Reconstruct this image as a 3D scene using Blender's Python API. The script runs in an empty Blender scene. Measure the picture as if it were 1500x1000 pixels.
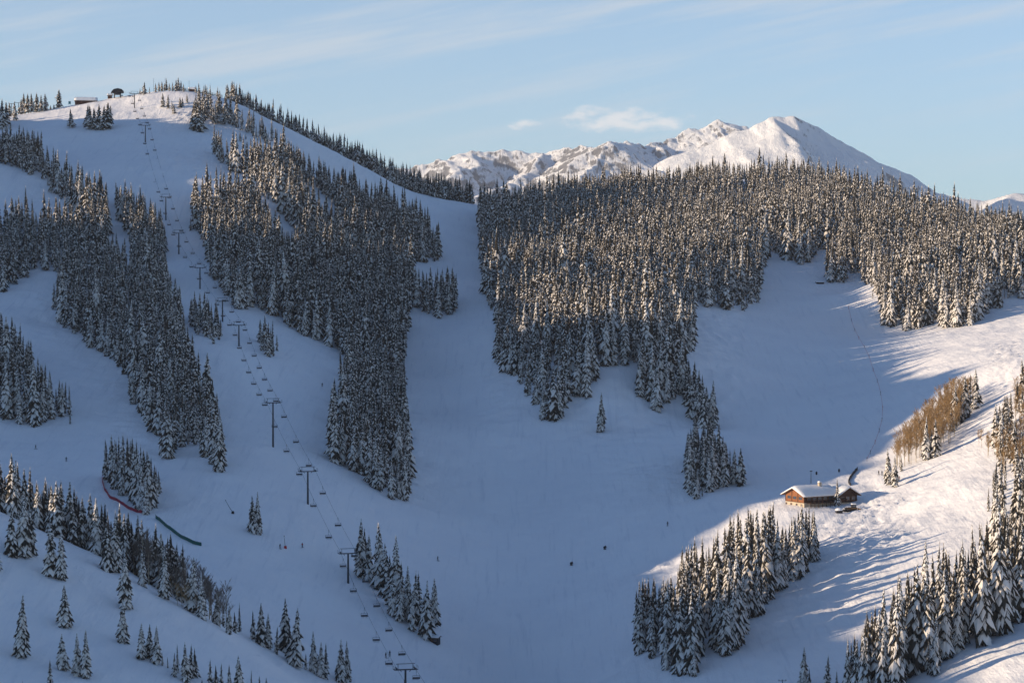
import math, random
import numpy as np
F=3400.0; PITCH=math.atan(80/F)
cp,sp=math.cos(PITCH),math.sin(PITCH)
FWD=np.array([0,cp,-sp]); UP=np.array([0,sp,cp]); RT=np.array([1.0,0,0])
def unproj(px,py,d):
    return d*(FWD+(px-750)/F*RT+(500-py)/F*UP)
def proj(P):
    P=np.asarray(P,float); d=P@FWD
    return 750+F*(P@RT)/d, 500-F*(P@UP)/d, d
# control points: photo column, photo row, metres along the view axis
CTRL=[
# left hill: lift line
(593,1000,700),(510,850,800),(450,740,860),(400,655,930),(350,505,1100),(293,420,1230),(243,325,1390),(213,207,1570),(197,160,1680),(170,140,1735),
(130,152,1735),(60,165,1720),(0,172,1740),(-60,176,1760),(0,190,1640),(100,185,1630),(245,133,1735),(285,138,1735),(320,140,1730),(270,190,1600),(330,200,1590),
(350,152,1735),(400,182,1725),(450,206,1715),(500,231,1705),(550,257,1700),(600,281,1700),(650,293,1710),(690,300,1725),
(400,215,1600),(500,265,1590),(600,310,1600),
(330,270,1440),(450,300,1480),(430,420,1270),(600,400,1390),(590,480,1270),(500,500,1200),(640,460,1300),(560,560,1130),
(100,240,1500),(20,245,1440),(-60,230,1440),(110,305,1385),(60,290,1395),(-60,330,1330),(160,330,1365),(0,380,1260),(50,400,1235),(100,480,1140),(60,480,1140),(180,560,1035),(130,520,1085),(220,420,1220),(240,380,1280),(280,490,1110),(280,560,1030),
(0,470,1120),(0,560,1010),(60,605,970),(120,630,955),(0,620,950),(-60,640,930),(50,650,935),(150,650,930),(250,665,905),(330,670,900),(0,690,865),(60,715,840),
(190,735,830),(290,720,850),(370,775,815),(300,800,785),(400,900,728),(450,850,775),(500,1000,690),
# middle run
(660,330,1600),(660,400,1440),(670,470,1295),(650,540,1200),(650,600,1110),(590,700,960),(520,690,940),(680,750,935),(620,800,870),(560,850,820),(640,920,780),(740,860,850),(750,1000,765),(850,860,845),(900,1000,735),(850,760,920),(750,680,1010),(600,735,925),
# right hill
(790,630,1055),(880,628,1055),(965,600,1085),(1000,722,930),(1090,710,940),(900,550,1100),(742,540,1150),(716,450,1310),(706,310,1710),(1000,560,1120),
(760,310,1790),(800,308,1850),(900,288,1930),(1000,277,1985),(1080,264,2000),(1150,270,1960),(1250,292,1850),(1350,322,1700),(1450,345,1560),(1520,354,1480),(1600,365,1420),
(850,400,1410),(950,400,1420),(1050,380,1500),(800,450,1235),(800,500,1155),(850,470,1210),(900,500,1150),(1000,420,1350),(1100,300,1840),(1200,340,1640),(1300,400,1400),(1400,400,1380),(950,480,1215),(1100,450,1345),(1035,500,1215),
# right piste
(1140,400,1500),(1200,422,1440),(1260,430,1420),(1200,480,1320),(1180,560,1165),(1160,640,1040),(1130,715,935),(1240,690,950),(1290,640,1005),(1080,560,1135),(1080,640,1020),
(1300,480,1320),(1420,465,1290),(1490,445,1330),(1560,440,1340),(1400,510,1150),(1480,500,1135),(1300,525,1190),(1440,540,1045),(1400,610,975),(1380,640,945),(1320,690,908),(1290,705,900),(1560,520,1040),
# lodge shoulder and the lower right
(1150,737,872),(1255,742,868),(1200,745,860),(1260,714,900),(1200,712,905),(1250,800,800),(1320,760,840),(1100,850,785),(1000,990,688),(930,940,735),(1000,850,800),(930,850,815),(1200,900,728),(1200,1000,662),(1400,800,775),(1400,720,842),(1500,940,640),(1400,900,690),(1450,1000,602),(1560,960,612),(1330,950,665),(1500,700,838),(1500,600,930),(1500,520,1035),(1560,700,825),(1560,800,745),(1500,800,757),
(1050,760,880),(1080,790,850),
# near slope, lower left
(0,757,640),(60,782,640),(130,812,640),(200,848,635),(300,905,620),(380,960,608),(450,1003,596),(500,1040,588),(0,900,570),(100,1000,538),(200,920,590),(300,1000,560),(0,1000,530),(-80,720,645),(-80,900,560),(400,1060,560),
(100,880,590),
]
# world points: x, y, z for ground the lens cannot see
EXTRA=[
(-140,700,-82),(-115,705,-90),(-90,705,-97),(-70,690,-106),(-160,715,-80),(-190,735,-76),
(-55,650,-114),(-45,600,-112),
(-60,480,-104),(0,520,-128),(100,520,-122),(200,520,-105),(0,420,-120),(-150,420,-92),(200,420,-100),
(0,640,-132),(60,620,-126),
# beyond the skylines
(-330,1800,128),(-250,1800,130),(-180,1780,108),(-120,1770,78),(-60,1790,58),(-20,1850,52),
(-330,2000,90),(-200,2000,80),(-80,2000,40),(0,2050,55),(50,2150,70),(150,2200,85),(250,2100,70),(320,1950,50),(380,1750,30),
(-330,2400,0),(-100,2400,0),(100,2500,10),(300,2400,0),(450,2100,-20),(500,1800,-20),
(-20,1800,61),
# off to the right
(330,1100,-10),(400,1300,10),(260,700,-70),(330,850,-40),(420,1000,0),(420,700,-50),(480,1450,0),
# off to the left
(-330,1500,70),(-400,1650,115),(-450,1750,120),(-420,1400,45),(-340,1250,10),(-300,1050,-25),(-420,1100,-10),(-260,850,-50),(-330,720,-55),(-480,900,-30),(-560,1300,40),(-560,1700,100),(-600,1050,0),(-600,700,-40),
(-420,520,-70),(-330,2000,90),
]
def _ctrl():
    a=[unproj(*c) for c in CTRL]+[np.array(e,float) for e in EXTRA]
    return np.array(a)
class TPS:
    def __init__(s,P,lam):
        s.xy=P[:,:2]/1000.; n=len(P); z=P[:,2]
        K=s.k(s.xy,s.xy)+lam*np.eye(n); A=np.hstack([np.ones((n,1)),s.xy])
        M=np.block([[K,A],[A.T,np.zeros((3,3))]])
        s.w=np.linalg.solve(M,np.r_[z,0,0,0])
    def k(s,a,b):
        r2=((a[:,None,:]-b[None,:,:])**2).sum(-1)
        return np.where(r2>0,0.5*r2*np.log(np.maximum(r2,1e-20)),0)
    def __call__(s,x,y):
        q=np.stack([np.ravel(x),np.ravel(y)],1)/1000.
        o=np.empty(len(q))
        for i in range(0,len(q),20000):
            b=q[i:i+20000]; o[i:i+20000]=s.k(b,s.xy)@s.w[:-3]+s.w[-3]+b@s.w[-2:]
        return o.reshape(np.shape(x))
X0,X1,Y0,Y1,ST=-720.,560.,380.,2500.,4.0
GX=np.arange(X0,X1+.1,ST); GY=np.arange(Y0,Y1+.1,ST)
BASE=TPS(_ctrl(),2e-4)
ZB=BASE(*np.meshgrid(GX,GY))   # [iy,ix]
# unseen spur added left of frame, its crest shaped to block the low sun
SHADE_SPUR=[(380,-30),(440,-6),(470,0),(500,2),(560,-2),(600,-5),(625,-8),(660,-4),(696,-14),(735,10),(755,22),(772,30),(807,44),(841,54),(870,66),(900,80),(913,84),(933,80),(960,74),(985,72),(1000,77),(1016,80),(1028,70),(1036,58),(1048,58),(1060,62),(1085,72),(1118,75),(1146,90),(1160,101),(1209,103),(1226,107),(1236,107),(1250,80),(1262,70),(1282,70),(1294,78),(1310,90),(1335,92),(1350,97),(1365,105),(1382,112),(1400,118),(1413,122),(1430,128),(1451,133),(1500,145),(1545,156),(1567,153),(1599,146),(1640,137),(1665,122),(1720,100),(1850,40),(2100,-60),(2500,-160)]
SX=-560.
_sy=np.array([p[0]-(-420-SX)*math.tan(math.radians(15)) for p in SHADE_SPUR]); _sz=np.array([p[1]+(-420-SX)/math.cos(math.radians(15))*math.tan(math.radians(10.5)) for p in SHADE_SPUR])
_g=np.meshgrid(GX,GY)
_rs=np.random.RandomState(3); _n=np.interp(GY,np.arange(Y0,Y1+9,9.),_rs.randn(len(np.arange(Y0,Y1+9,9.)))*3.2)
_c=(np.interp(GY,_sy,_sz)+_n)[:,None]-np.abs(_g[0]-SX)*.56
_k=np.clip((-250-_g[0])/60.,0,1)
ZB=np.where(_k>0,np.maximum(ZB,_c),ZB)
def height(x,y,Z=None):
    Z=ZB if Z is None else Z
    x=np.asarray(x,float);y=np.asarray(y,float)
    fx=np.clip((x-X0)/ST,0,len(GX)-1.001); fy=np.clip((y-Y0)/ST,0,len(GY)-1.001)
    ix=fx.astype(int);iy=fy.astype(int);u=fx-ix;v=fy-iy
    return (Z[iy,ix]*(1-u)+Z[iy,ix+1]*u)*(1-v)+(Z[iy+1,ix]*(1-u)+Z[iy+1,ix+1]*u)*v
TS=np.arange(450.,2300.,2.0)
def ground(px,py,skip=0.):
    """first point where the sight line of photo point (px,py) meets the snow"""
    dirv=FWD+(px-750)/F*RT+(500-py)/F*UP
    P=TS[:,None]*dirv[None,:]
    below=P[:,2]<height(P[:,0],P[:,1])
    below&=TS>skip
    k=np.flatnonzero(below)
    if len(k)==0: return None
    k=k[0]
    if k==0: return P[0]
    a,b=TS[k-1],TS[k]
    for _ in range(12):
        m=.5*(a+b); q=m*dirv
        if q[2]<height(q[0],q[1]): b=m
        else: a=m
    q=b*dirv; q[2]=height(q[0],q[1]); return q
# ---------------------------------------------------------------- mesh helpers
import bpy
RNG=random.Random(7)
NR=np.random.RandomState(11)
SC=bpy.context.scene
COL=SC.collection
class MB:
    """collects shapes, then links them as one mesh object"""
    def __init__(s): s.v=[];s.f=[];s.m=[]
    def add(s,v,f,m=0):
        o=len(s.v); s.v+= [tuple(map(float,p)) for p in v]; s.f+=[tuple(i+o for i in q) for q in f]; s.m+=[m]*len(f); return s
    def box(s,c,d,m=0,rz=0.,taper=1.0,tilt=None):
        cx,cy,cz=c;x,y,z=d[0]/2,d[1]/2,d[2]/2
        P=[]
        for k,sz in ((1,-z),(taper,z)):
            for a,b in ((-x,-y),(x,-y),(x,y),(-x,y)): P.append([a*k,b*k,sz])
        P=np.array(P)
        if tilt is not None: P=P@np.array(tilt).T
        c_,s_=math.cos(rz),math.sin(rz)
        P=np.stack([P[:,0]*c_-P[:,1]*s_,P[:,0]*s_+P[:,1]*c_,P[:,2]],1)+np.array([cx,cy,cz])
        return s.add(P,[(3,2,1,0),(4,5,6,7),(0,1,5,4),(1,2,6,5),(2,3,7,6),(3,0,4,7)],m)
    def tube(s,pts,r,m=0,n=6,r2=None):
        pts=[np.array(p,float) for p in pts]; k=len(pts); V=[];Fc=[]
        for i,p in enumerate(pts):
            t=pts[min(i+1,k-1)]-pts[max(i-1,0)]; t=t/(np.linalg.norm(t)+1e-9)
            a=np.cross(t,[0,0,1.]); 
            if np.linalg.norm(a)<.05: a=np.cross(t,[0,1.,0])
            a/=np.linalg.norm(a); b=np.cross(a,t)
            rr=r if r2 is None else r+(r2-r)*i/max(1,k-1)
            if not np.isscalar(r): rr=r[i]
            for j in range(n):
                th=2*math.pi*j/n; V.append(p+rr*(a*math.cos(th)+b*math.sin(th)))
        for i in range(k-1):
            for j in range(n):
                Fc.append((i*n+j,(i+1)*n+j,(i+1)*n+(j+1)%n,i*n+(j+1)%n))
        Fc.append(tuple(range(n)));Fc.append(tuple(range(k*n-1,(k-1)*n-1,-1)))
        return s.add(V,Fc,m)
    def prism(s,poly,axis_from,axis_to,m=0):
        """poly: 3-D points at axis_from offset, extruded by (axis_to-axis_from)"""
        d=np.array(axis_to,float)-np.array(axis_from,float); a=[np.array(p,float) for p in poly]; b=[p+d for p in a]; n=len(a)
        return s.add(a+b,[tuple(range(n-1,-1,-1)),tuple(range(n,2*n))]+[(i,(i+1)%n,n+(i+1)%n,n+i) for i in range(n)],m)
    def build(s,name,mats,parent=None,smooth=False):
        me=bpy.data.meshes.new(name); me.from_pydata(s.v,[],s.f)
        if not isinstance(mats,(list,tuple)): mats=[mats]
        for q in mats: me.materials.append(q)
        me.polygons.foreach_set('material_index',s.m)
        if smooth: me.polygons.foreach_set('use_smooth',[True]*len(s.f))
        me.update(); o=bpy.data.objects.new(name,me); COL.objects.link(o)
        if parent is not None: o.parent=parent
        return o
def np_mesh(name,V,Fq,mats,mi=None,smooth=False):
    """big mesh from arrays; Fq is n x 3 or n x 4"""
    me=bpy.data.meshes.new(name); n,k=Fq.shape
    me.vertices.add(len(V)); me.vertices.foreach_set('co',np.ascontiguousarray(V,np.float32).ravel())
    me.loops.add(n*k); me.loops.foreach_set('vertex_index',np.ascontiguousarray(Fq,np.int32).ravel())
    me.polygons.add(n); me.polygons.foreach_set('loop_start',np.arange(0,n*k,k,dtype=np.int32))
    for q in mats: me.materials.append(q)
    if mi is not None: me.polygons.foreach_set('material_index',np.ascontiguousarray(mi,np.int32))
    me.polygons.foreach_set('use_smooth',np.full(n,smooth,bool))
    me.update(calc_edges=True); me.validate()
    return me
def link(name,me,parent=None):
    o=bpy.data.objects.new(name,me); COL.objects.link(o)
    if parent is not None: o.parent=parent
    return o
def tag(o,label=None,cat=None,group=None,kind=None):
    if label: o['label']=label
    if cat: o['category']=cat
    if group: o['group']=group
    if kind: o['kind']=kind
    return o
def thing(name,label,cat,loc,rz=0.,group=None,scale=1.):
    o=bpy.data.objects.new(name,None); o.empty_display_size=.5; COL.objects.link(o)
    o.location=loc; o.rotation_euler=(0,0,rz); o.scale=(scale,)*3
    return tag(o,label,cat,group)
def dup(root,loc,rz,label,scale=None):
    r=root.copy(); COL.objects.link(r); r.location=loc; r.rotation_euler=(0,0,rz); r['label']=label
    if scale is not None: r.scale=(scale,)*3
    for ch in list(root.children):
        c=ch.copy(); COL.objects.link(c); c.parent=r
        for g in list(ch.children):
            d=g.copy(); COL.objects.link(d); d.parent=c
    return r
ORD='first second third fourth fifth sixth seventh eighth ninth tenth eleventh twelfth thirteenth fourteenth fifteenth sixteenth seventeenth eighteenth nineteenth'.split()
TENS={2:'twenty',3:'thirty',4:'forty',5:'fifty',6:'sixty',7:'seventy',8:'eighty',9:'ninety'}
TENTH={2:'twentieth',3:'thirtieth',4:'fortieth',5:'fiftieth',6:'sixtieth',7:'seventieth',8:'eightieth',9:'ninetieth'}
def nth(n):
    h=''
    if n>=200: h='two-hundred-and-'; n-=200
    elif n>=100: h='hundred-and-'; n-=100
    if n==0: return 'hundredth'
    if n<20: return h+ORD[n-1]
    t,u=divmod(n,10)
    return h+(TENTH[t] if u==0 else TENS[t]+'-'+ORD[u-1])
# ---------------------------------------------------------------- noise
_LAT=np.random.RandomState(5).rand(256,256)
def vnoise(x,y,s=1.,o=0):
    x=np.asarray(x,float)/s+o*17.3;y=np.asarray(y,float)/s+o*41.7
    ix=np.floor(x).astype(int);iy=np.floor(y).astype(int);u=x-ix;v=y-iy
    u=u*u*(3-2*u);v=v*v*(3-2*v);i0=ix&255;i1=(ix+1)&255;j0=iy&255;j1=(iy+1)&255
    return (_LAT[j0,i0]*(1-u)+_LAT[j0,i1]*u)*(1-v)+(_LAT[j1,i0]*(1-u)+_LAT[j1,i1]*u)*v
def fbm(x,y,s,n=4,o=0,g=.5):
    r=0;a=1.;t=0
    for k in range(n): r=r+a*vnoise(x,y,s/2**k,o+k);t+=a;a*=g
    return r/t
def ridged(x,y,s,n=5,o=0,g=.55):
    r=0;a=1.;t=0
    for k in range(n): r=r+a*(1-np.abs(2*vnoise(x,y,s/2**k,o+k)-1));t+=a;a*=g
    return r/t
def inpoly(px,py,poly):
    px=np.asarray(px,float);py=np.asarray(py,float);r=np.zeros(px.shape,bool);n=len(poly);j=n-1
    for i in range(n):
        xi,yi=poly[i];xj,yj=poly[j]
        c=((yi>py)!=(yj>py))&(px<(xj-xi)*(py-yi)/((yj-yi) or 1e-9)+xi); r^=c; j=i
    return r
# ---------------------------------------------------------------- materials
def mat(name,col,rough=.8,noise=None,bump=None,spec=.3,metal=0.):
    m=bpy.data.materials.new(name); m.use_nodes=True; nt=m.node_tree; b=nt.nodes['Principled BSDF']
    b.inputs['Base Color'].default_value=(*col,1); b.inputs['Roughness'].default_value=rough
    b.inputs['Specular IOR Level'].default_value=spec; b.inputs['Metallic'].default_value=metal
    if noise or bump: tc=nt.nodes.new('ShaderNodeTexCoord')
    if noise:
        sc,c2=noise; n=nt.nodes.new('ShaderNodeTexNoise'); n.inputs['Scale'].default_value=sc; n.inputs['Detail'].default_value=5
        nt.links.new(tc.outputs['Object'],n.inputs['Vector'])
        x=nt.nodes.new('ShaderNodeMix'); x.data_type='RGBA'
        r=nt.nodes.new('ShaderNodeMapRange'); r.inputs[1].default_value=.35;r.inputs[2].default_value=.65
        nt.links.new(n.outputs['Fac'],r.inputs[0]); nt.links.new(r.outputs[0],x.inputs[0])
        x.inputs[6].default_value=(*col,1);x.inputs[7].default_value=(*c2,1)
        nt.links.new(x.outputs[2],b.inputs['Base Color'])
    if bump:
        sc,st,di=bump; n=nt.nodes.new('ShaderNodeTexNoise'); n.inputs['Scale'].default_value=sc; n.inputs['Detail'].default_value=6
        nt.links.new(tc.outputs['Object'],n.inputs['Vector'])
        q=nt.nodes.new('ShaderNodeBump'); q.inputs['Strength'].default_value=st;q.inputs['Distance'].default_value=di
        nt.links.new(n.outputs['Fac'],q.inputs['Height']); nt.links.new(q.outputs[0],b.inputs['Normal'])
    return m
M={}
M['needle']=mat('spruce_needles',(.030,.029,.025),.8,noise=(.35,(.058,.049,.037)),spec=.15)
M['branchsnow']=mat('snow_on_branches',(.81,.79,.76),.85,noise=(1.6,(.54,.48,.41)),spec=.1)
M['bark']=mat('spruce_bark',(.09,.065,.045),.9)
M['aspenbark']=mat('aspen_bark',(.40,.34,.25),.85,noise=(2.,(.22,.17,.11)))
M['twig']=mat('bare_twigs',(.27,.165,.07),.85,noise=(.6,(.36,.24,.115)))
M['shadetwig']=mat('shaded_grey_twigs',(.13,.10,.08),.85,noise=(.6,(.19,.15,.12)))  # darker twig copy: shade behind the near ridge put into the colour
M['steel']=mat('dark_steel',(.045,.05,.06),.55,metal=.3)
M['chair']=mat('chair_steel',(.05,.055,.07),.5)
M['pad']=mat('dark_seat_pad',(.02,.022,.03),.7)
M['rope']=mat('wire_rope',(.06,.06,.07),.5)
M['roofsnow']=mat('roof_snow',(.82,.83,.84),.85,bump=(.8,.4,.3),spec=.1)
M['wood']=mat('orange_log_wall',(.27,.105,.04),.7,noise=(1.2,(.20,.075,.03)))
M['woodtrim']=mat('dark_wood_trim',(.10,.045,.022),.7)
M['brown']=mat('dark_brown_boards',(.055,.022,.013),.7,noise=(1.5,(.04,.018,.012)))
M['stone']=mat('pale_foundation',(.50,.43,.33),.85,noise=(.9,(.40,.34,.26)))
M['glass']=mat('window_glass',(.05,.07,.10),.08,spec=.6)
M['frame']=mat('window_frame',(.20,.10,.05),.6)
M['black']=mat('black_rubber',(.015,.015,.017),.7)
M['rednet']=mat('red_netting',(.33,.028,.05),.8,noise=(3.,(.22,.02,.035)))
M['greennet']=mat('green_netting',(.012,.11,.085),.8,noise=(2.,(.010,.08,.065)))
M['orange']=mat('orange_plastic',(.55,.10,.03),.6)
M['redcloth']=mat('red_jacket',(.45,.03,.03),.8)
M['navy']=mat('navy_cloth',(.02,.025,.05),.85)
M['dark']=mat('dark_cloth',(.025,.025,.03),.85)
M['skin']=mat('skin',(.45,.28,.20),.6)
M['blue']=mat('blue_sign',(.02,.10,.16),.5)
M['yellow']=mat('ochre_paint',(.22,.12,.04),.6)
M['tin']=mat('grey_metal',(.25,.26,.28),.5,metal=.4)
# ---------------------------------------------------------------- light, sky, camera
SUN_AZ=math.radians(15); SUN_EL=math.radians(10.5)       # azimuth: measured from straight left towards the camera
S=np.array([-math.cos(SUN_AZ)*math.cos(SUN_EL),-math.sin(SUN_AZ)*math.cos(SUN_EL),math.sin(SUN_EL)])
from mathutils import Vector, Matrix
def build_light():
    L=bpy.data.lights.new('sun','SUN'); L.energy=SUN_E; L.angle=math.radians(.53); L.color=(1.0,.78,.54)
    o=bpy.data.objects.new('sun',L); COL.objects.link(o)
    o.rotation_euler=Vector(S).to_track_quat('Z','Y').to_euler()
    W=bpy.data.worlds.new('World'); SC.world=W; W.use_nodes=True; nt=W.node_tree; N=nt.nodes; K=nt.links
    for n in list(N): N.remove(n)
    out=N.new('ShaderNodeOutputWorld')
    sky=N.new('ShaderNodeTexSky'); sky.sky_type='NISHITA'; sky.sun_disc=False; sky.sun_elevation=SUN_EL
    sky.sun_rotation=math.atan2(S[0],S[1]); sky.altitude=2800; sky.air_density=.85; sky.dust_density=.1; sky.ozone_density=1.9
    b1=N.new('ShaderNodeBackground'); b1.inputs[1].default_value=SKY_S; K.new(sky.outputs[0],b1.inputs[0])
    tc=N.new('ShaderNodeTexCoord'); sep=N.new('ShaderNodeSeparateXYZ'); K.new(tc.outputs['Generated'],sep.inputs[0])
    def math_(op,a,b=None,c=None):
        m=N.new('ShaderNodeMath'); m.operation=op
        for i,q in enumerate((a,b,c)):
            if q is None: continue
            if isinstance(q,(int,float)): m.inputs[i].default_value=q
            else: K.new(q,m.inputs[i])
        return m.outputs[0]
    def rng(v,a,b,c=0.,d=1.):
        m=N.new('ShaderNodeMapRange'); m.interpolation_type='SMOOTHSTEP'
        K.new(v,m.inputs[0])
        for i,q in enumerate((a,b,c,d)): m.inputs[i+1].default_value=q
        return m.outputs[0]
    az=math_('ARCTAN2',sep.outputs[0],sep.outputs[1]); el=math_('ARCSINE',sep.outputs[2])
    def noise(kx,ky,tilt,scale,det,rough=.55):
        cmb=N.new('ShaderNodeCombineXYZ')
        K.new(math_('MULTIPLY',az,kx),cmb.inputs[0]); K.new(math_('MULTIPLY_ADD',az,tilt,math_('MULTIPLY',el,ky)),cmb.inputs[1])
        n=N.new('ShaderNodeTexNoise'); n.inputs['Scale'].default_value=scale; n.inputs['Detail'].default_value=det; n.inputs['Roughness'].default_value=rough
        K.new(cmb.outputs[0],n.inputs['Vector']); return n.outputs['Fac']
    # thin high cirrus, thicker upward
    c1=rng(noise(2.0,26.,-5.,2.2,8,.62),.42,.70); up=rng(el,.02,.12,.10,1.0)
    fade=math_('MULTIPLY',rng(math_('ABSOLUTE',az),.9,1.6,1.,.25),rng(el,.2,.5,1.,.1))
    cir=math_('MULTIPLY',math_('MULTIPLY',c1,up),math_('MULTIPLY',fade,CIRRUS))
    veil=math_('MULTIPLY',rng(el,.02,.16,0.,VEIL),fade)
    low=math_('MULTIPLY',rng(el,-.01,.15,.74,.26),rng(el,.16,.34,1.,0.))
    f1=math_('MINIMUM',math_('ADD',cir,veil),.95)
    # one low bank of small cumulus beside the peaks
    def puff(ca,ce,wa,we,s):
        dx=math_('DIVIDE',math_('SUBTRACT',az,ca),wa); dy=math_('DIVIDE',math_('SUBTRACT',el,ce),we)
        r=math_('ADD',math_('MULTIPLY',dx,dx),math_('MULTIPLY',dy,dy))
        return math_('MULTIPLY',rng(r,0.,1.,1.,0.),s)
    nz=noise(40.,95.,0.,1.9,7,.62)
    body=math_('MAXIMUM',math_('MAXIMUM',puff(.050,.0712,.036,.0075,1.),puff(.034,.0722,.014,.0070,.95)),puff(.0062,.0692,.010,.0036,.8))
    f2=rng(math_('ADD',math_('MULTIPLY',body,.8),math_('MULTIPLY',math_('MINIMUM',math_('MULTIPLY',body,3.),1.),math_('MULTIPLY',math_('SUBTRACT',nz,.5),3.2))),.12,1.25,0.,.5)
    b2=N.new('ShaderNodeBackground'); b2.inputs[0].default_value=(*CIR_C,1); b2.inputs[1].default_value=1.
    b3=N.new('ShaderNodeBackground'); b3.inputs[0].default_value=(*CUM_C,1); b3.inputs[1].default_value=1.
    b4=N.new('ShaderNodeBackground'); b4.inputs[0].default_value=(.162,.212,.243,1); b4.inputs[1].default_value=1.
    m0=N.new('ShaderNodeMixShader'); K.new(low,m0.inputs[0]);K.new(b1.outputs[0],m0.inputs[1]);K.new(b4.outputs[0],m0.inputs[2])
    m1=N.new('ShaderNodeMixShader'); K.new(f1,m1.inputs[0]);K.new(m0.outputs[0],m1.inputs[1]);K.new(b2.outputs[0],m1.inputs[2])
    m2=N.new('ShaderNodeMixShader'); K.new(f2,m2.inputs[0]);K.new(m1.outputs[0],m2.inputs[1]);K.new(b3.outputs[0],m2.inputs[2])
    K.new(m2.outputs[0],out.inputs[0])
    cam=bpy.data.cameras.new('camera'); cam.sensor_width=36; cam.lens=36*F/1500; cam.clip_start=5; cam.clip_end=40000
    c=bpy.data.objects.new('camera',cam); COL.objects.link(c); c.rotation_euler=(math.pi/2-PITCH,0,0); SC.camera=c
    v=SC.view_settings; v.view_transform='Standard'; v.look='None'; v.gamma=1; v.use_curve_mapping=False; v.exposure=EXPO
    SC.display_settings.display_device='sRGB'
    SC.cycles.max_bounces=8; SC.cycles.diffuse_bounces=6; SC.cycles.volume_bounces=1; SC.cycles.transparent_max_bounces=4
    try: SC.cycles.use_denoising=True
    except Exception: pass
# ---------------------------------------------------------------- snow surface
MOGUL=[[(1203,762),(1240,744),(1300,752),(1345,770),(1318,800),(1272,818),(1232,804),(1205,794)],[(1262,716),(1310,712),(1345,742),(1300,752),(1262,744)],[(1442,505),(1500,490),(1500,560),(1450,562)],[(255,160),(330,150),(335,192),(290,190),(250,184)]]
ROUGH=[[(715,470),(730,540),(790,630),(760,690),(700,640),(690,540)],[(1010,450),(1090,450),(1085,700),(1040,690),(1010,560)],[(860,560),(960,560),(1000,720),(880,690),(800,650)],[(100,590),(210,620),(250,690),(140,660)],[(590,560),(612,570),(640,750),(600,735)],[(170,195),(320,200),(300,290),(240,300),(175,250)],[(190,690),(245,690),(240,760),(215,755)],[(930,840),(1000,800),(1000,880),(940,880)],[(1200,800),(1290,810),(1260,900),(1190,950),(1100,930)],[(0,380),(60,420),(120,520),(180,570),(140,600),(60,480)]]
GROOM=[[(1110,420),(1250,430),(1290,560),(1280,690),(1110,700),(1085,560)],[(640,300),(705,310),(720,450),(650,470)],[(600,480),(720,480),(730,600),(640,640)],[(650,860),(850,860),(850,1000),(700,1000)],[(1440,540),(1490,510),(1400,640),(1330,700),(1420,600)]]
BUMPY=[[(1190,690),(1290,700),(1400,700),(1440,740),(1400,800),(1330,860),(1240,870),(1190,830)],[(930,820),(1000,790),(1010,880),(940,900)]]
def smask(px,py,polys,w=14.):
    r=np.zeros(px.shape)
    for ox,oy in ((0,0),(w,0),(-w,0),(0,w*.7),(0,-w*.7),(.7*w,.5*w),(-.7*w,-.5*w),(.7*w,-.5*w),(-.7*w,.5*w)):
        k=np.zeros(px.shape,bool)
        for p in polys: k|=inpoly(px+ox,py+oy,p)
        r+=k
    return r/9.
def detail(x,y,z):
    shp=x.shape; px,py,_=proj(np.stack([x.ravel(),y.ravel(),z.ravel()],1)); px=px.reshape(shp);py=py.reshape(shp)
    n=vnoise(x,y,14.,9)
    px_=px+(n-.5)*26; py_=py+(vnoise(x,y,14.,12)-.5)*16
    mo=smask(px_,py_,MOGUL,10.); ro=smask(px_,py_,ROUGH); gr=smask(px_,py_,GROOM)
    bu=smask(px_,py_,BUMPY,22.)
    d=bu*(.9*(fbm(x,y,5.2,2,18)-.5)+.35*(vnoise(x,y,2.9,19)-.5))+5.2*(fbm(x,y,110.,2,8)-.5)+3.0*(fbm(x,y,46.,3,1)-.5)+(.9*(1-gr)+.14)*(fbm(x,y,11.,3,2)-.5)
    d=d+ro*(1.7*(ridged(x+.3*y,y,9.,3,3)-.6)+.8*(vnoise(x,y,3.4,14)-.5))+(.45*(1-gr))*(vnoise(x,y,4.,4)-.5)
    qx=x+5.*(vnoise(x,y,9.,5)-.5)+.25*y;qy=y+6.*(vnoise(x,y,10.,6)-.5)
    d=d+mo*(.62*np.sin(qx*2*math.pi/4.3)*np.sin(qy*2*math.pi/7.)+.5*(vnoise(x,y,3.4,16)-.5))
    return d
def axis(parts):
    a=[parts[0][0]]
    for s,e,st in parts:
        n=max(1,int(round((e-s)/st))); a+=list(np.linspace(s,e,n+1)[1:])
    return np.array(a)
def hfull(x,y):
    """hill sheet, easing out to a plain beyond the surveyed ground"""
    dx=np.maximum(np.maximum(X0-x,x-X1),0); dy=np.maximum(np.maximum(Y0-y,y-Y1),0); r=np.sqrt(dx*dx+dy*dy)
    z=height(np.clip(x,X0,X1),np.clip(y,Y0,Y1)); k=np.clip(r/700.,0,1); k=k*k*(3-2*k)
    return z*(1-k)+(-150)*k+k*40*(fbm(x,y,900.,3,7)-.5)
def zground(x,y):
    x=np.atleast_1d(np.asarray(x,float));y=np.atleast_1d(np.asarray(y,float)); z=height(x,y); return z+detail(x,y,z)
def gp(px,py,skip=0.):
    q=None
    for k in range(12):
        q=ground(px,py+1.5*k,skip)
        if q is not None: break
    if q is None: return None
    q[2]=float(zground(q[0],q[1])[0]); return q
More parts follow.
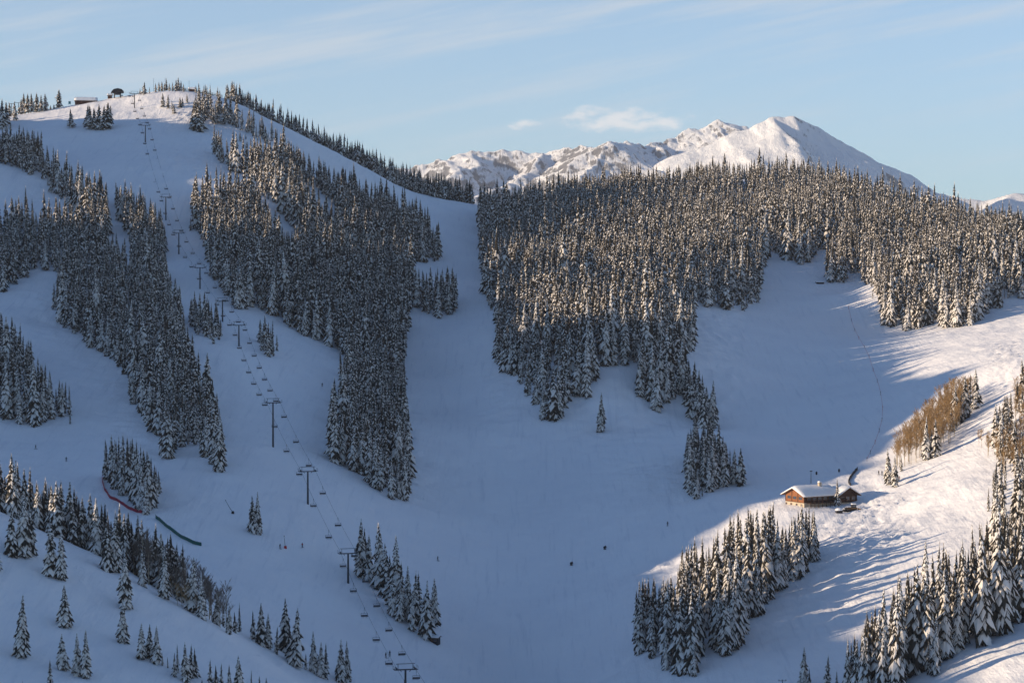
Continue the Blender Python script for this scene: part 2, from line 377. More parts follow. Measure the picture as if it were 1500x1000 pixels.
def snow_material(name,rock=False,dr=0.):
    m=bpy.data.materials.new(name); m.use_nodes=True; nt=m.node_tree; N=nt.nodes;K=nt.links; b=N['Principled BSDF']
    b.inputs['Roughness'].default_value=.75; b.inputs['Specular IOR Level'].default_value=.12
    geo=N.new('ShaderNodeNewGeometry')
    def noise(sc,det=4,rough=.55,src=None):
        n=N.new('ShaderNodeTexNoise'); n.inputs['Scale'].default_value=sc; n.inputs['Detail'].default_value=det; n.inputs['Roughness'].default_value=rough
        K.new(src or geo.outputs['Position'],n.inputs['Vector']); return n.outputs['Fac']
    def rng(v,a,b_,c=0.,d=1.):
        q=N.new('ShaderNodeMapRange'); K.new(v,q.inputs[0])
        for i,e in enumerate((a,b_,c,d)): q.inputs[i+1].default_value=e
        return q.outputs[0]
    def mix(f,a,c):
        x=N.new('ShaderNodeMix'); x.data_type='RGBA'; K.new(f,x.inputs[0])
        for i,q in ((6,a),(7,c)):
            if isinstance(q,tuple): x.inputs[i].default_value=(*q,1)
            else: K.new(q,x.inputs[i])
        return x.outputs[2]
    def bump(h,st,di,prev=None):
        q=N.new('ShaderNodeBump'); q.inputs['Strength'].default_value=st;q.inputs['Distance'].default_value=di
        K.new(h,q.inputs['Height'])
        if prev: K.new(prev,q.inputs['Normal'])
        return q.outputs[0]
    if not rock:
        mt=N.new('ShaderNodeMapping'); mt.inputs['Scale'].default_value=(1.,.05,.05); mt.inputs['Rotation'].default_value=(0,0,.12); K.new(geo.outputs['Position'],mt.inputs['Vector'])
        trk=noise(.42,5,.7,mt.outputs[0]); mt2=N.new('ShaderNodeMapping'); mt2.inputs['Scale'].default_value=(1.,.09,.09); mt2.inputs['Rotation'].default_value=(0,0,-.55); K.new(geo.outputs['Position'],mt2.inputs['Vector'])
        trk2=noise(.5,4,.7,mt2.outputs[0])
        col=mix(rng(noise(.035,4),.35,.65),(.87,.865,.88),(.91,.905,.91))
        col=mix(rng(trk,.56,.70,0.,.6),col,(.72,.73,.77)); col=mix(rng(trk2,.58,.70,0.,.45),col,(.73,.74,.78))
        K.new(col,b.inputs['Base Color'])
        mp=N.new('ShaderNodeMapping'); mp.inputs['Scale'].default_value=(1.,.35,1.); K.new(geo.outputs['Position'],mp.inputs['Vector'])
        n1=bump(noise(.16,5,.6,mp.outputs[0]),.5,1.4); n2=bump(noise(.7,4,.65),.5,.5,n1); n2=bump(trk,.5,.5,n2)
        K.new(n2,b.inputs['Normal'])
    else:
        sep=N.new('ShaderNodeSeparateXYZ'); K.new(geo.outputs['Normal'],sep.inputs[0])
        mp=N.new('ShaderNodeMapping'); mp.inputs['Scale'].default_value=(1.5,.4,.4); K.new(geo.outputs['Position'],mp.inputs['Vector'])
        nz=noise(.045,12,.78,mp.outputs[0]); nb=noise(.0055,5,.55)
        ad=N.new('ShaderNodeMath'); ad.operation='MULTIPLY_ADD'; K.new(nz,ad.inputs[0]); ad.inputs[1].default_value=.75; K.new(sep.outputs[2],ad.inputs[2])
        ad2=N.new('ShaderNodeMath'); ad2.operation='MULTIPLY_ADD'; K.new(nb,ad2.inputs[0]); ad2.inputs[1].default_value=.45; K.new(ad.outputs[0],ad2.inputs[2])
        f=rng(ad2.outputs[0],ROCK0+dr,ROCK1+dr,1.,0.)
        rk=mix(rng(noise(.03,5),.3,.7),(.115,.115,.125),(.20,.20,.21))
        K.new(mix(f,(.84,.845,.85),rk),b.inputs['Base Color'])
        n1=bump(nz,.6,16.); n2=bump(noise(.05,5,.6),.35,4.,n1); K.new(n2,b.inputs['Normal'])
    return m
def build_terrain():
    ax=axis([(-7000,-2500,500),(-2500,-900,160),(-900,-720,40),(-720,-330,5),(-330,340,1.5),(340,560,5),(560,900,40),(900,2500,160),(2500,7000,500)])
    ay=axis([(-900,-100,200),(-100,380,40),(380,500,6),(500,1000,1.3),(1000,1420,2.),(1420,2080,3.6),(2080,2500,14),(2500,3200,60),(3200,11000,500)])
    gx,gy=np.meshgrid(ax,ay); z=hfull(gx,gy)
    ins=(gx>-720)&(gx<560)&(gy>380)&(gy<2500)
    d=np.zeros(z.shape); d[ins]=detail(gx[ins],gy[ins],z[ins]); z=z+d
    nx,ny=len(ax),len(ay); i=np.arange(nx*ny).reshape(ny,nx)
    Fq=np.stack([i[:-1,:-1],i[:-1,1:],i[1:,1:],i[1:,:-1]],-1).reshape(-1,4)
    me=np_mesh('snow_ground',np.stack([gx,gy,z],-1).reshape(-1,3),Fq,[snow_material('snow_cover')],smooth=True)
    return tag(link('ground',me),kind='structure')
# ---------------------------------------------------------------- far mountains
def tent(X,Y,pts,sl,sr,rough=0.):
    P=[unproj(*p) for p in pts]; best=np.full(X.shape,-1e9)
    for a,b in zip(P[:-1],P[1:]):
        dx,dy=b[0]-a[0],b[1]-a[1]; L2=dx*dx+dy*dy
        t=np.clip(((X-a[0])*dx+(Y-a[1])*dy)/L2,0,1); qx=a[0]+t*dx-X;qy=a[1]+t*dy-Y
        dist=np.sqrt(qx*qx+qy*qy); side=dx*(Y-a[1])-dy*(X-a[0])      # >0: left of travel
        k=.5+.5*np.tanh(side/np.sqrt(L2)/25.)
        z=a[2]+t*(b[2]-a[2])-dist*(sr+(sl-sr)*k)*(1+rough*(fbm(X,Y,260.,3,3)-.5))
        best=np.maximum(best,z)
    return best
def build_mountains():
    mats={k:snow_material('alpine_snow_and_rock',rock=True,dr=v) for k,v in (('main_mountain',.03),('mountain_range',.12),('eastern_range',-.05))}
    def sheet(name,x0,x1,y0,y1,st,tents,amp,o,floor=-170):
        ax=np.arange(x0,x1+1,st);ay=np.arange(y0,y1+1,st);X,Y=np.meshgrid(ax,ay)
        wx=X+60*(fbm(X,Y,300.,5,20+o,.5)-.5);wy=Y+60*(fbm(X,Y,300.,5,30+o,.5)-.5)
        z=np.full(X.shape,floor-30.);top=z.copy()
        for pts,sl,sr,rg in tents: z=np.maximum(z,tent(wx,wy,pts,sl,sr,rg))
        lo=np.clip((z+100)/300,0,1)
        z=z+lo*(amp*(ridged(wx+.2*Y,wy*.42,260.,5,40+o,.55)-.70)+.34*amp*(ridged(wx*1.2+.3*Y,wy*.30,64.,4,50+o,.55)-.66))
        i=np.arange(X.size).reshape(X.shape)
        Fq=np.stack([i[:-1,:-1],i[:-1,1:],i[1:,1:],i[1:,:-1]],-1).reshape(-1,4)
        keep=(z.ravel()[Fq].max(1)>floor); Fq=Fq[keep]
        me=np_mesh(name,np.stack([X,Y,z],-1).reshape(-1,3),Fq,[mats[name]],smooth=True)
        return tag(link(name,me),kind='structure')
    main=[([(1420,380,8750),(1360,318,8700),(1314,272,8650),(1276,238,8600),(1240,206,8560),(1200,182,8530),(1165,168,8510),(1132,168,8500)],.62,.62,.5),
          ([(1132,168,8500),(1150,186,8380),(1172,205,8250),(1181,224,8150),(1172,242,8040),(1158,262,7900),(1130,300,7650)],.85,.42,.3),
          ([(1132,168,8500),(1112,177,8520),(1092,186,8560),(1075,190,8650)],.7,.6,.4)]
    sheet('main_mountain',-300,2500,7400,9400,7.5,main,27,0)
    back=[([(1075,190,8800),(1082,183,8850),(1070,175,8900),(1057,169,8950),(1040,177,8950),(1010,186,8950),(985,196,8900),(960,207,8850),(930,211,8800),(905,209,8700),(890,205,8600)],.5,.62,.6),
          ([(1057,169,8950),(1066,195,8750),(1060,230,8500)],.9,.7,.5),
          ([(890,205,8600),(870,212,8750),(850,221,9300),(800,222,9400),(750,221,9450),(715,218,9450),(690,217,9450),(670,226,9450),(655,233,9450),(620,236,9450),(600,240,9450),(560,250,9450),(480,264,9450),(400,290,9450)],.55,.5,.8),
          ([(890,205,8600),(882,222,8480),(862,244,8320),(832,268,8130),(800,290,7950),(770,320,7750)],.75,.7,.5),
          ([(890,205,8600),(904,222,8480),(918,245,8350),(930,270,8150)],.75,.75,.5),
          ([(960,207,8850),(975,225,8650),(985,250,8450)],.6,.6,.5),
          ([(800,222,9400),(770,245,9000),(735,262,8800),(700,290,8600)],.5,.5,.8),
          ([(690,217,9450),(700,240,9200),(660,258,8950),(620,275,8800)],.5,.5,.8)]
    sheet('mountain_range',-1200,1400,7500,10100,8,back,70,1)
    east=[([(1300,300,9700),(1362,279,9700),(1385,284,9650),(1410,288,9600),(1450,293,9600),(1482,285,9500),(1510,286,9500),(1560,296,9500),(1700,285,9500),(1900,320,9500)],.55,.5,.6),
          ([(1482,285,9500),(1470,300,9250),(1440,315,9000)],.6,.5,.5)]
    sheet('eastern_range',1300,3600,8300,10600,14,east,45,2)
def build_haze():
    b=MB(); b.box((600,5025,256),(6600,10150,920)); 
    m=bpy.data.materials.new('air'); m.use_nodes=True; nt=m.node_tree; N=nt.nodes
    for n in list(N): N.remove(n)
    o=N.new('ShaderNodeOutputMaterial'); v=N.new('ShaderNodeVolumePrincipled')
    v.inputs['Color'].default_value=(.86,.91,1.,1); v.inputs['Density'].default_value=HAZE; v.inputs['Anisotropy'].default_value=.1
    nt.links.new(v.outputs[0],o.inputs['Volume'])
    h=b.build('haze',m); tag(h,kind='stuff'); return h
SUN_E=3.1; SKY_S=.092; EXPO=1.08; CIRRUS=.62; VEIL=.14; CIR_C=(.295,.318,.345); CUM_C=(.50,.445,.41); HAZE=1.9e-5; ROCK0=1.24; ROCK1=1.34
# ---------------------------------------------------------------- trees: shapes
def spruce_arrays(seed,nwh,nbr,R=.13,snow=.72,hi=False,ragged=.25,low=.03):
    """unit-height spruce crown: drooping boughs, most of them carrying snow; material 0 needles, 1 snow"""
    r=random.Random(seed); V=[];Fc=[];Mi=[]
    def put(v,f,m):
        o=len(V); V.extend(v)
        for q in f: Fc.append(tuple(i+o for i in q)); Mi.append(m)
    # dark inner mass
    n=6; rings=[(low+.02,.46),(.3,.46),(.62,.36),(.86,.16)]
    v=[(R*k*(1.1-z*.3)*math.cos(6.283*j/n+z*3),R*k*(1.1-z*.3)*math.sin(6.283*j/n+z*3),z) for z,k in rings for j in range(n)]+[(0,0,.96)]
    f=[(i*n+j,i*n+(j+1)%n,(i+1)*n+(j+1)%n) for i in range(3) for j in range(n)]+[(i*n+j,(i+1)*n+(j+1)%n,(i+1)*n+j) for i in range(3) for j in range(n)]+[(18+j,18+(j+1)%n,24) for j in range(n)]
    put(v,f,0)
    az=r.random()*6.28; lean=r.random()*6.28
    for w in range(nwh):
        t=(w+.5*r.random())/nwh; z=low+.04+(.95-low)*t**.93
        prof=R*min(1.,1.5*(1-t))**.8*(1.12-.35*t)*min(1.,.78+2.*t)*(1+ragged*(r.random()-.5)*2)+.005
        nb=max(3,int(round(nbr*(1-.45*t))))
        for b in range(nb):
            az+=2.39996+r.uniform(-.5,.5); L=prof*r.uniform(.55,1.22)
            if r.random()<.06: continue
            wd=L*r.uniform(.20,.34)+.0035; dr=L*r.uniform(.75,1.35)+.004; z0=z+r.uniform(-.4,.4)/nwh+L*.12
            ca,sa=math.cos(az),math.sin(az)
            def P(x,y,zz): return (x*ca-y*sa,x*sa+y*ca,zz)
            tip=P(L,0,z0-dr); l=P(.55*L,wd,z0-.42*dr-.02*L); q=P(.55*L,-wd,z0-.42*dr-.02*L); root=P(0,0,z0+.10*L); mid=P(.5*L,0,z0-.30*dr+.06*L)
            und=P(.42*L,0,z0-dr*.72-.05*L)
            if hi: put([root,l,tip,q,mid,und],[(0,4,1),(1,4,2),(2,4,3),(3,4,0),(1,2,5),(2,3,5),(0,1,5),(3,0,5)],0)
            sn=r.random()<snow*(1.04-.12*t)*(.86 if hi else .95)
            if not hi: put([root,l,tip,q,und],[(0,2,1),(0,3,2)] if not sn else [(1,2,4),(2,3,4)],0)
            if sn:
                s=r.uniform(.62,1.12); h=(.10*L+.0028)*r.uniform(.7,1.3); x0=r.uniform(.12,.3)*L
                e=[P(x0,0,z0-.1*dr+.05*L),P(.58*L,wd*s,z0-.42*dr),P(L*(.3+.72*s),0,z0-dr*(.3+.66*s)),P(.58*L,-wd*s,z0-.42*dr)]
                top=P(.62*L,r.uniform(-.2,.2)*wd,z0-.36*dr+h+.06*L)
                if hi:
                    e2=[(a[0],a[1],a[2]+h*.45) for a in e]
                    put(e+e2+[top],[(0,1,5,4),(1,2,6,5),(2,3,7,6),(3,0,4,7),(4,5,8),(5,6,8),(6,7,8),(7,4,8)],1)
                else: put(e+[top],[(0,1,4),(1,2,4),(2,3,4),(3,0,4)],1)
    # leader with a snow cap
    put([(.006,0,.93),(-.004,.006,.93),(-.004,-.006,.93),(0,0,1.0)],[(0,1,3),(1,2,3),(2,0,3)],1 if snow>.5 else 0)
    return V,Fc,Mi
def crown_mesh(name,*a,**k):
    V,Fc,Mi=spruce_arrays(*a,**k)
    me=bpy.data.meshes.new(name); me.from_pydata(V,[],Fc); me.materials.append(M['needle']); me.materials.append(M['branchsnow'])
    me.polygons.foreach_set('material_index',Mi); me.update(); return me
def trunk_mesh(name,r0=.012,top=.5,m=None):
    b=MB(); b.tube([(0,0,-.04),(0,0,.03),(.002,0,top*.5),(0,0,top)],[r0*1.2,r0,r0*.75,r0*.4],n=7)
    me=bpy.data.meshes.new(name); me.from_pydata(b.v,[],b.f); me.materials.append(m or M['bark']); me.update(); return me
KINDS=[ # narrow, laden, broad, dark, spindly
 ('slim',dict(R=.080,snow=.90)),('laden',dict(R=.094,snow=.97,ragged=.3)),('broad',dict(R=.125,snow=.90,ragged=.3)),('dark',dict(R=.102,snow=.60,ragged=.35)),('spindly',dict(R=.062,snow=.82,ragged=.4)),('ragged',dict(R=.096,snow=.86,ragged=.5))]
HI=[[crown_mesh('crown',100+7*k+j,46,12,hi=True,**kw) for j in range(4)] for k,(nm,kw) in enumerate(KINDS)]
TRK=trunk_mesh('trunk')
LO=[]
for k,(nm,kw) in enumerate(KINDS):
    for j in range(2):
        V,Fc,Mi=spruce_arrays(300+9*k+j,20,6,**kw)
        LO.append((k,np.array(V),np.array(Fc),np.array(Mi)))
def aspen_mesh(seed):
    r=random.Random(seed); b=MB(); H=1.
    for i in range(34):
        z0=.36+.58*r.random()**.9; az=r.random()*6.283; L=(.20*(1.05-z0)+.07)*r.uniform(.7,1.3); up=r.uniform(.7,1.5)*L
        p0=np.array([0,0,z0]); p1=np.array([math.cos(az)*L*.5,math.sin(az)*L*.5,z0+up*.4]); p2=np.array([math.cos(az)*L*.9,math.sin(az)*L*.9,z0+up])
        b.tube([p0,p1,p2],.0036,n=3,r2=.0014)
        for k in range(9):
            t=r.uniform(.25,1.); q=p0+(p2-p0)*t; a2=az+r.uniform(-1.4,1.4); l2=L*r.uniform(.3,.6)
            e=q+np.array([math.cos(a2)*l2*.7,math.sin(a2)*l2*.7,l2*r.uniform(.5,1.2)])
            s=np.array([-math.sin(a2),math.cos(a2),0])*.0034
            b.add([q-s,q+s,e],[(0,1,2)],0)
            e2=q+np.array([math.cos(a2+.8)*l2*.6,math.sin(a2+.8)*l2*.6,l2*.8]); b.add([q-s,q+s,e2],[(0,1,2)],0)
    me=bpy.data.meshes.new('crown'); me.from_pydata(b.v,[],b.f); me.materials.append(M['twig']); me.update()
    return me
ASP=[aspen_mesh(40+i) for i in range(4)]
for k_ in range(4):
    m_=ASP[k_].copy(); m_.materials[0]=M['shadetwig']; ASP.append(m_)
ASPT=trunk_mesh('trunk',.011,.92,M['aspenbark'])
# ---------------------------------------------------------------- trees: where they stand
# every stand: outline of its snow floor in photo points, spacing and height in metres
STANDS=[
 dict(key='west_lower',poly=[(-60,478),(0,498),(25,525),(55,572),(85,600),(108,618),(108,632),(60,629),(0,619),(-60,612)],s=4.5,h=20),
 dict(key='west_band',poly=[(-60,216),(0,220),(40,232),(75,256),(110,278),(155,306),(160,350),(157,378),(118,338),(98,304),(75,286),(62,264),(38,258),(20,248),(0,244),(-60,241)],s=4.2,h=20,tol=40),
 dict(key='west_forest',poly=[(-60,338),(0,334),(40,330),(90,340),(120,352),(155,380),(185,395),(240,398),(250,425),(264,470),(276,530),(292,590),(326,640),(335,680),(318,694),(300,668),(270,655),(245,677),(238,670),(215,628),(190,592),(185,555),(160,527),(110,492),(80,467),(76,440),(84,415),(84,398),(62,396),(47,391),(40,406),(12,421),(0,432),(-60,442)],s=4.5,h=19.5),
 dict(key='west_clump',poly=[(164,304),(178,296),(196,310),(215,330),(238,345),(245,372),(243,386),(215,393),(205,388),(190,365),(178,340),(166,312)],s=4.6,h=18),
 dict(key='peak_ribbon',poly=[(284,172),(300,160),(322,164),(345,174),(375,192),(405,209),(411,215),(396,213),(375,202),(350,188),(330,184),(318,183),(300,180),(292,190),(279,190)],s=5.2,h=17),
 dict(key='centre_forest',poly=[(311,218),(325,230),(345,250),(385,245),(415,240),(450,257),(480,277),(520,292),(560,307),(600,327),(625,342),(642,372),(642,388),(612,384),(600,400),(606,440),(598,470),(598,496),(592,520),(592,560),(597,640),(601,735),(590,737),(575,731),(550,716),(530,702),(500,686),(480,671),(482,640),(500,590),(506,560),(512,540),(505,520),(495,508),(470,497),(430,481),(405,466),(375,449),(345,455),(338,449),(320,423),(304,402),(300,365),(283,345),(279,345),(281,306),(296,308),(330,300),(372,288),(360,268),(345,254),(330,244),(318,230),(311,225)],s=4.5,h=21,
      excl=[[(442,274),(470,280),(490,302),(502,334),(494,352),(474,338),(452,306)],[(372,290),(392,296),(418,322),(440,350),(446,384),(428,384),(402,356),(380,322)],[(342,250),(366,258),(378,278),(376,300),(356,286)],[(598,392),(614,386),(616,392),(602,410)]]),
 dict(key='run_clump',poly=[(604,434),(622,432),(660,436),(668,445),(667,460),(655,462),(640,466),(625,462),(608,451)],s=4.0,h=19),
 dict(key='lift_west_clump',poly=[(275,468),(284,462),(310,470),(325,484),(322,498),(308,511),(297,499),(280,482)],s=4.2,h=15),
 dict(key='lift_east_clump',poly=[(377,494),(392,494),(406,505),(409,525),(399,528),(384,516)],s=4.,h=15),
 dict(key='fence_clump',poly=[(151,700),(175,698),(205,705),(234,712),(238,738),(226,748),(211,753),(197,741),(194,727),(178,729),(163,715)],s=3.5,h=22),
 dict(key='east_forest',poly=[(703,314),(740,313),(800,310),(850,300),(900,290),(1000,279),(1050,271),(1080,266),(1150,272),(1200,281),(1250,294),(1350,324),(1450,347),(1540,356),(1560,440),(1490,441),(1455,451),(1441,462),(1420,474),(1395,479),(1372,472),(1345,479),(1310,483),(1294,474),(1287,450),(1278,434),(1262,412),(1240,398),(1240,418),(1222,421),(1208,414),(1216,392),(1216,368),(1196,366),(1195,382),(1185,394),(1172,396),(1158,388),(1142,380),(1128,374),(1120,395),(1113,420),(1109,449),(1080,453),(1050,451),(1018,448),(1017,505),(1010,522),(1000,535),(985,545),(978,560),(980,580),(972,598),(960,603),(945,597),(931,592),(932,560),(929,534),(902,538),(884,535),(882,551),(866,566),(857,588),(840,594),(824,608),(812,622),(798,633),(787,617),(776,586),(756,558),(729,540),(728,470),(726,455),(716,452),(712,430),(704,380)],s=5.3,h=23,
      excl=[[(1058,262),(1078,258),(1104,264),(1098,274),(1070,276)],[(1068,286),(1100,288),(1120,300),(1100,306),(1072,298)],[(1082,316),(1112,318),(1108,330),(1090,328)]]),
 dict(key='east_chain',poly=[(978,560),(1000,560),(1018,580),(1035,600),(1046,628),(1036,632),(1016,614),(997,594),(980,580)],s=4.6,h=18),
 dict(key='spur_clump',poly=[(1003,690),(1020,665),(1040,660),(1055,680),(1070,694),(1078,704),(1055,714),(1036,723),(1016,728),(1003,716)],s=3.6,h=19),
 dict(key='lower_grove',poly=[(928,945),(932,934),(965,928),(990,908),(1002,880),(1020,870),(1050,860),(1075,840),(1100,828),(1130,815),(1148,812),(1165,800),(1180,808),(1198,806),(1201,815),(1197,823),(1180,829),(1172,848),(1160,850),(1155,873),(1140,866),(1130,877),(1105,906),(1085,939),(1066,956),(1052,961),(1044,945),(1028,932),(1028,952),(1022,986),(1010,991),(990,993),(970,986),(964,961),(950,966),(930,959)],s=3.7,h=26),
 dict(key='corner_forest',big=1,poly=[(1236,1035),(1240,1010),(1290,985),(1330,952),(1362,925),(1400,905),(1430,880),(1462,850),(1500,832),(1560,812),(1560,868),(1500,901),(1480,916),(1440,946),(1424,940),(1386,966),(1370,986),(1345,985),(1330,994),(1310,1035)],s=3.7,h=31),
 dict(key='road_bank',poly=[(1452,656),(1468,640),(1486,604),(1498,560),(1560,520),(1560,700),(1500,711),(1474,712),(1456,690)],s=6.2,h=16),
 dict(key='road_bank_low',poly=[(1456,712),(1500,714),(1560,702),(1560,806),(1500,822),(1470,836),(1450,790),(1440,770)],s=6.4,h=20),
]
# trees set one by one: photo column, photo row of the foot, height in photo rows, kind
NEAR=[(31,955,95,1),(95,913,63,2),(92,974,55,2),(113,985,65,1),(126,990,74,0),(73,1006,48,1),(33,1012,24,4),(75,842,86,5),(90,849,76,1),(17,812,72,3),(34,815,96,1),(45,812,74,3),(-2,832,44,1),
 (157,837,72,3),(168,839,86,1),(184,890,86,1),(180,938,62,2),(209,859,56,1),(241,878,74,1),(282,897,84,1),(296,906,66,1),(276,892,60,3),(308,908,34,4),(317,915,48,1),(327,921,36,0),(335,928,46,1),(345,931,34,3),(351,931,46,4),(371,942,46,1),(383,950,64,3),(393,955,54,1),(405,963,44,0),(419,961,82,3),(432,979,88,5),(423,972,46,1),(448,985,26,1),(460,990,64,0),(470,996,54,1),(477,999,56,0),(499,1005,66,1),(509,1006,63,0),
 (207,962,56,1),(219,961,52,3),(229,968,58,5),(238,970,22,0),(246,973,18,4),(255,986,38,1),(260,981,46,4),(272,994,62,1),(279,990,55,5),(286,985,46,3),(308,1006,50,0),(317,1006,42,3),(324,1004,44,0),(336,1008,46,1),(350,1010,60,3),(368,1006,32,4),(380,1008,26,2),(390,1009,24,2),(296,1012,24,2)]
CENTRE=[(528,843,88,1),(540,849,70,5),(535,846,78,3),(552,858,70,5),(558,862,102,1),(566,874,84,3),(571,886,78,1),(580,893,110,1),(576,905,60,2),(588,906,84,1),(598,912,82,0),(596,900,70,3),(607,921,84,4),(603,928,60,1),(613,920,82,0),(619,936,66,1),(625,940,88,5),(637,921,74,1),(586,914,64,1)]
LONE=[(371,777,56,3),(378,779,64,0),(880,631,60,1),(1226,737,42,1),(1085,709,58,3),(1074,707,54,1),(1177,1006,62,1),(1186,1012,40,3),(1211,1010,56,1),(1226,1012,36,0),(1302,709,55,1),(1311,713,48,1),(1320,690,26,1),
 (1431,597,60,5),(1414,613,64,3),(1419,602,58,0),(1400,623,62,5),(1408,619,48,1),(1356,673,66,0),(1371,668,56,5),(1364,670,44,3),(1394,632,40,1),(1458,656,66,1),(1466,650,40,0)]
TOP=[(145,189,40,1),(132,188,36,1),(138,189,34,5),(151,189,38,0),(157,188,42,3),(128,184,33,1),(162,184,34,0),(104,188,29,1),(86,161,29,3),(34,165,32,1),(40,166,31,1),(47,164,30,0),(54,161,30,3),(60,161,26,1),(67,156,27,1),(30,166,24,1),(22,178,30,1),(3,190,46,1),(9,186,38,5),(-4,184,40,1),(14,172,22,3),(79,151,8,2),(74,153,7,2),
 (211,139,20,1),(205,138,10,0),(219,137,10,4),(228,135,14,1),(233,134,15,0),(237,133,16,1),(241,132,13,5),(244,131,20,4),(248,130,12,1),(253,129,14,0),(258,129,18,1),(261,130,21,0),(265,132,16,1),(269,133,13,0),(287,133,12,1),
 (239,157,22,1),(246,159,22,0),(252,160,14,4),(255,165,16,1),(264,158,17,3),(267,156,14,3),(274,152,14,1),(285,188,42,1),(292,191,40,1),(289,189,46,3),(281,188,26,0),(295,176,20,1),(304,172,17,4),(320,180,28,1),(328,182,26,5),(301,139,16,4),(308,139,12,4),(318,142,11,0),(352,206,16,0),(360,203,10,4),(378,231,20,0)]
TOPS={'lower_grove':[(925,855),(935,842),(965,838),(985,832),(1000,790),(1020,780),(1040,772),(1055,765),(1075,745),(1095,734),(1120,732),(1136,726),(1142,765),(1150,772),(1160,752),(1178,735),(1198,737)],
 'corner_forest':[(1230,925),(1240,918),(1262,920),(1275,885),(1290,862),(1305,852),(1330,808),(1357,783),(1385,796),(1410,778),(1424,750),(1440,736),(1460,716),(1500,694),(1560,680)],
 'fence_clump':[(150,642),(165,631),(190,630),(212,648),(236,692)],'road_bank':[(1440,605),(1460,588),(1478,540),(1486,498),(1560,480)],'road_bank_low':[(1440,735),(1460,668),(1500,640),(1560,620)],
 'spur_clump':[(1000,660),(1012,615),(1030,578),(1046,580),(1062,640),(1078,655)],'west_lower':[(-60,420),(0,426),(20,442),(45,490),(60,525),(85,548),(108,566)],
 'run_clump':[(602,388),(625,384),(660,388),(668,394)],'west_clump':[(164,258),(180,256),(205,268),(235,300),(245,340)]}
WIDE={'corner_forest':.80,'lower_grove':.90,'summit':1.8,'near_slope':1.12,'lone':1.1,'fence_clump':.9,'road_bank_low':.85,'centre_stand':1.08}
TREES=[]   # (x,y,z,H,kind,key)
def put_tree(px,py,h,kind,key,skip=0.):
    q=gp(px,py,skip)
    if q is None: return
    d=q@FWD; TREES.append((q[0],q[1],q[2]-.15,h*d/F,kind,key))
for a in NEAR: put_tree(*a,'near_slope')
for a in CENTRE: put_tree(*a,'centre_stand')
for a in LONE: put_tree(*a,'lone')
for a in TOP: put_tree(*a,'summit')
def visible(x,y,z,tol=2.5,n=150):
    """is ground point in sight of the lens over the bare snow"""
    k=np.linspace(.25,.985,n)[:,None]
    hz=height(x[None,:]*k,y[None,:]*k); return ((z[None,:]*k-hz)>-tol).all(0)
def pick_kind(r):
    return 0 if r<.28 else 1 if r<.60 else 2 if r<.66 else 3 if r<.76 else 4 if r<.84 else 5
for sd in STANDS:
    s=sd['s']; xs,ys=np.meshgrid(np.arange(-480,520,s),np.arange(470,2060,s*1.08)); xs=xs+ (np.arange(xs.shape[0])%2)[:,None]*s*.5
    xs=(xs+(NR.rand(*xs.shape)-.5)*s*.85).ravel(); ys=(ys+(NR.rand(*ys.shape)-.5)*s*.85).ravel()
    zb=height(xs,ys); px,py,d=proj(np.stack([xs,ys,zb],1)); k=inpoly(px,py,sd['poly'])
    for e in sd.get('excl',()): k&=~inpoly(px,py,e)
    xs,ys,zb=xs[k],ys[k],zb[k]; k=visible(xs,ys,zb,sd.get('tol',2.5)); xs,ys=xs[k],ys[k]; zg=zground(xs,ys)
    age=fbm(xs,ys,70.,2,61); thin=fbm(xs,ys,22.,2,71); n0=0
    for x,y,z,a in zip(xs,ys,zg,age):
        u=RNG.random(); H=sd['h']*1.1*(.58+.42*u**.6+.5*(a-.5)+ (.25 if RNG.random()<.12 else 0))*RNG.uniform(.82,1.12)
        if RNG.random()<.12: H*=RNG.uniform(.3,.65)
        if thin[n0]<.40 and RNG.random()<.28: n0+=1; continue
        n0+=1
        if sd['key'] in TOPS:
            bx,by,d=proj((x,y,z)); T=TOPS[sd['key']]; lim=np.interp(bx,[q[0] for q in T],[q[1] for q in T]); H=min(H,max(3.,(by-lim)*d/F)*RNG.uniform(.86,1.02))
        TREES.append((x,y,z-.2,H,pick_kind(RNG.random()),sd['key']))
def row(key,line,dmin,dmax,n,h,kinds=None):
    L=np.array(line,float); seg=np.r_[0,np.cumsum(np.hypot(*np.diff(L[:,:2],axis=0).T))]
    for i in range(n):
        t=(i+RNG.random())/n*seg[-1]; px,py,d=[np.interp(t,seg,L[:,j]) for j in range(3)]
        d+=RNG.uniform(dmin,dmax); q=unproj(px,py,d); z=float(zground(q[0],q[1])[0])
        TREES.append((q[0],q[1],z-.2,h*RNG.uniform(.7,1.18),RNG.choice(kinds) if kinds else pick_kind(RNG.random()),key))
row('ridge_row',[(-40,742,640),(0,757,640),(60,782,640),(130,812,640),(200,848,635),(268,886,626)],7,46,165,15.5,[0,3,3,5,1])
row('skyline',[(331,146,1735),(352,153,1737),(400,183,1727),(450,207,1717),(500,232,1707),(550,258,1702),(600,282,1702),(650,294,1712),(693,300,1727)],4,34,330,18,[0,1,3,3,5])
row('skyline_east',[(704,312,1740),(740,312,1780),(800,309,1850),(850,300,1890),(900,290,1930),(1000,279,1985),(1080,266,2000),(1150,272,1960),(1250,294,1850),(1350,324,1700),(1450,347,1560),(1540,357,1465)],2,26,420,16)
TREES=np.array([t[:5] for t in TREES]),[t[5] for t in TREES]
TA,TK=TREES
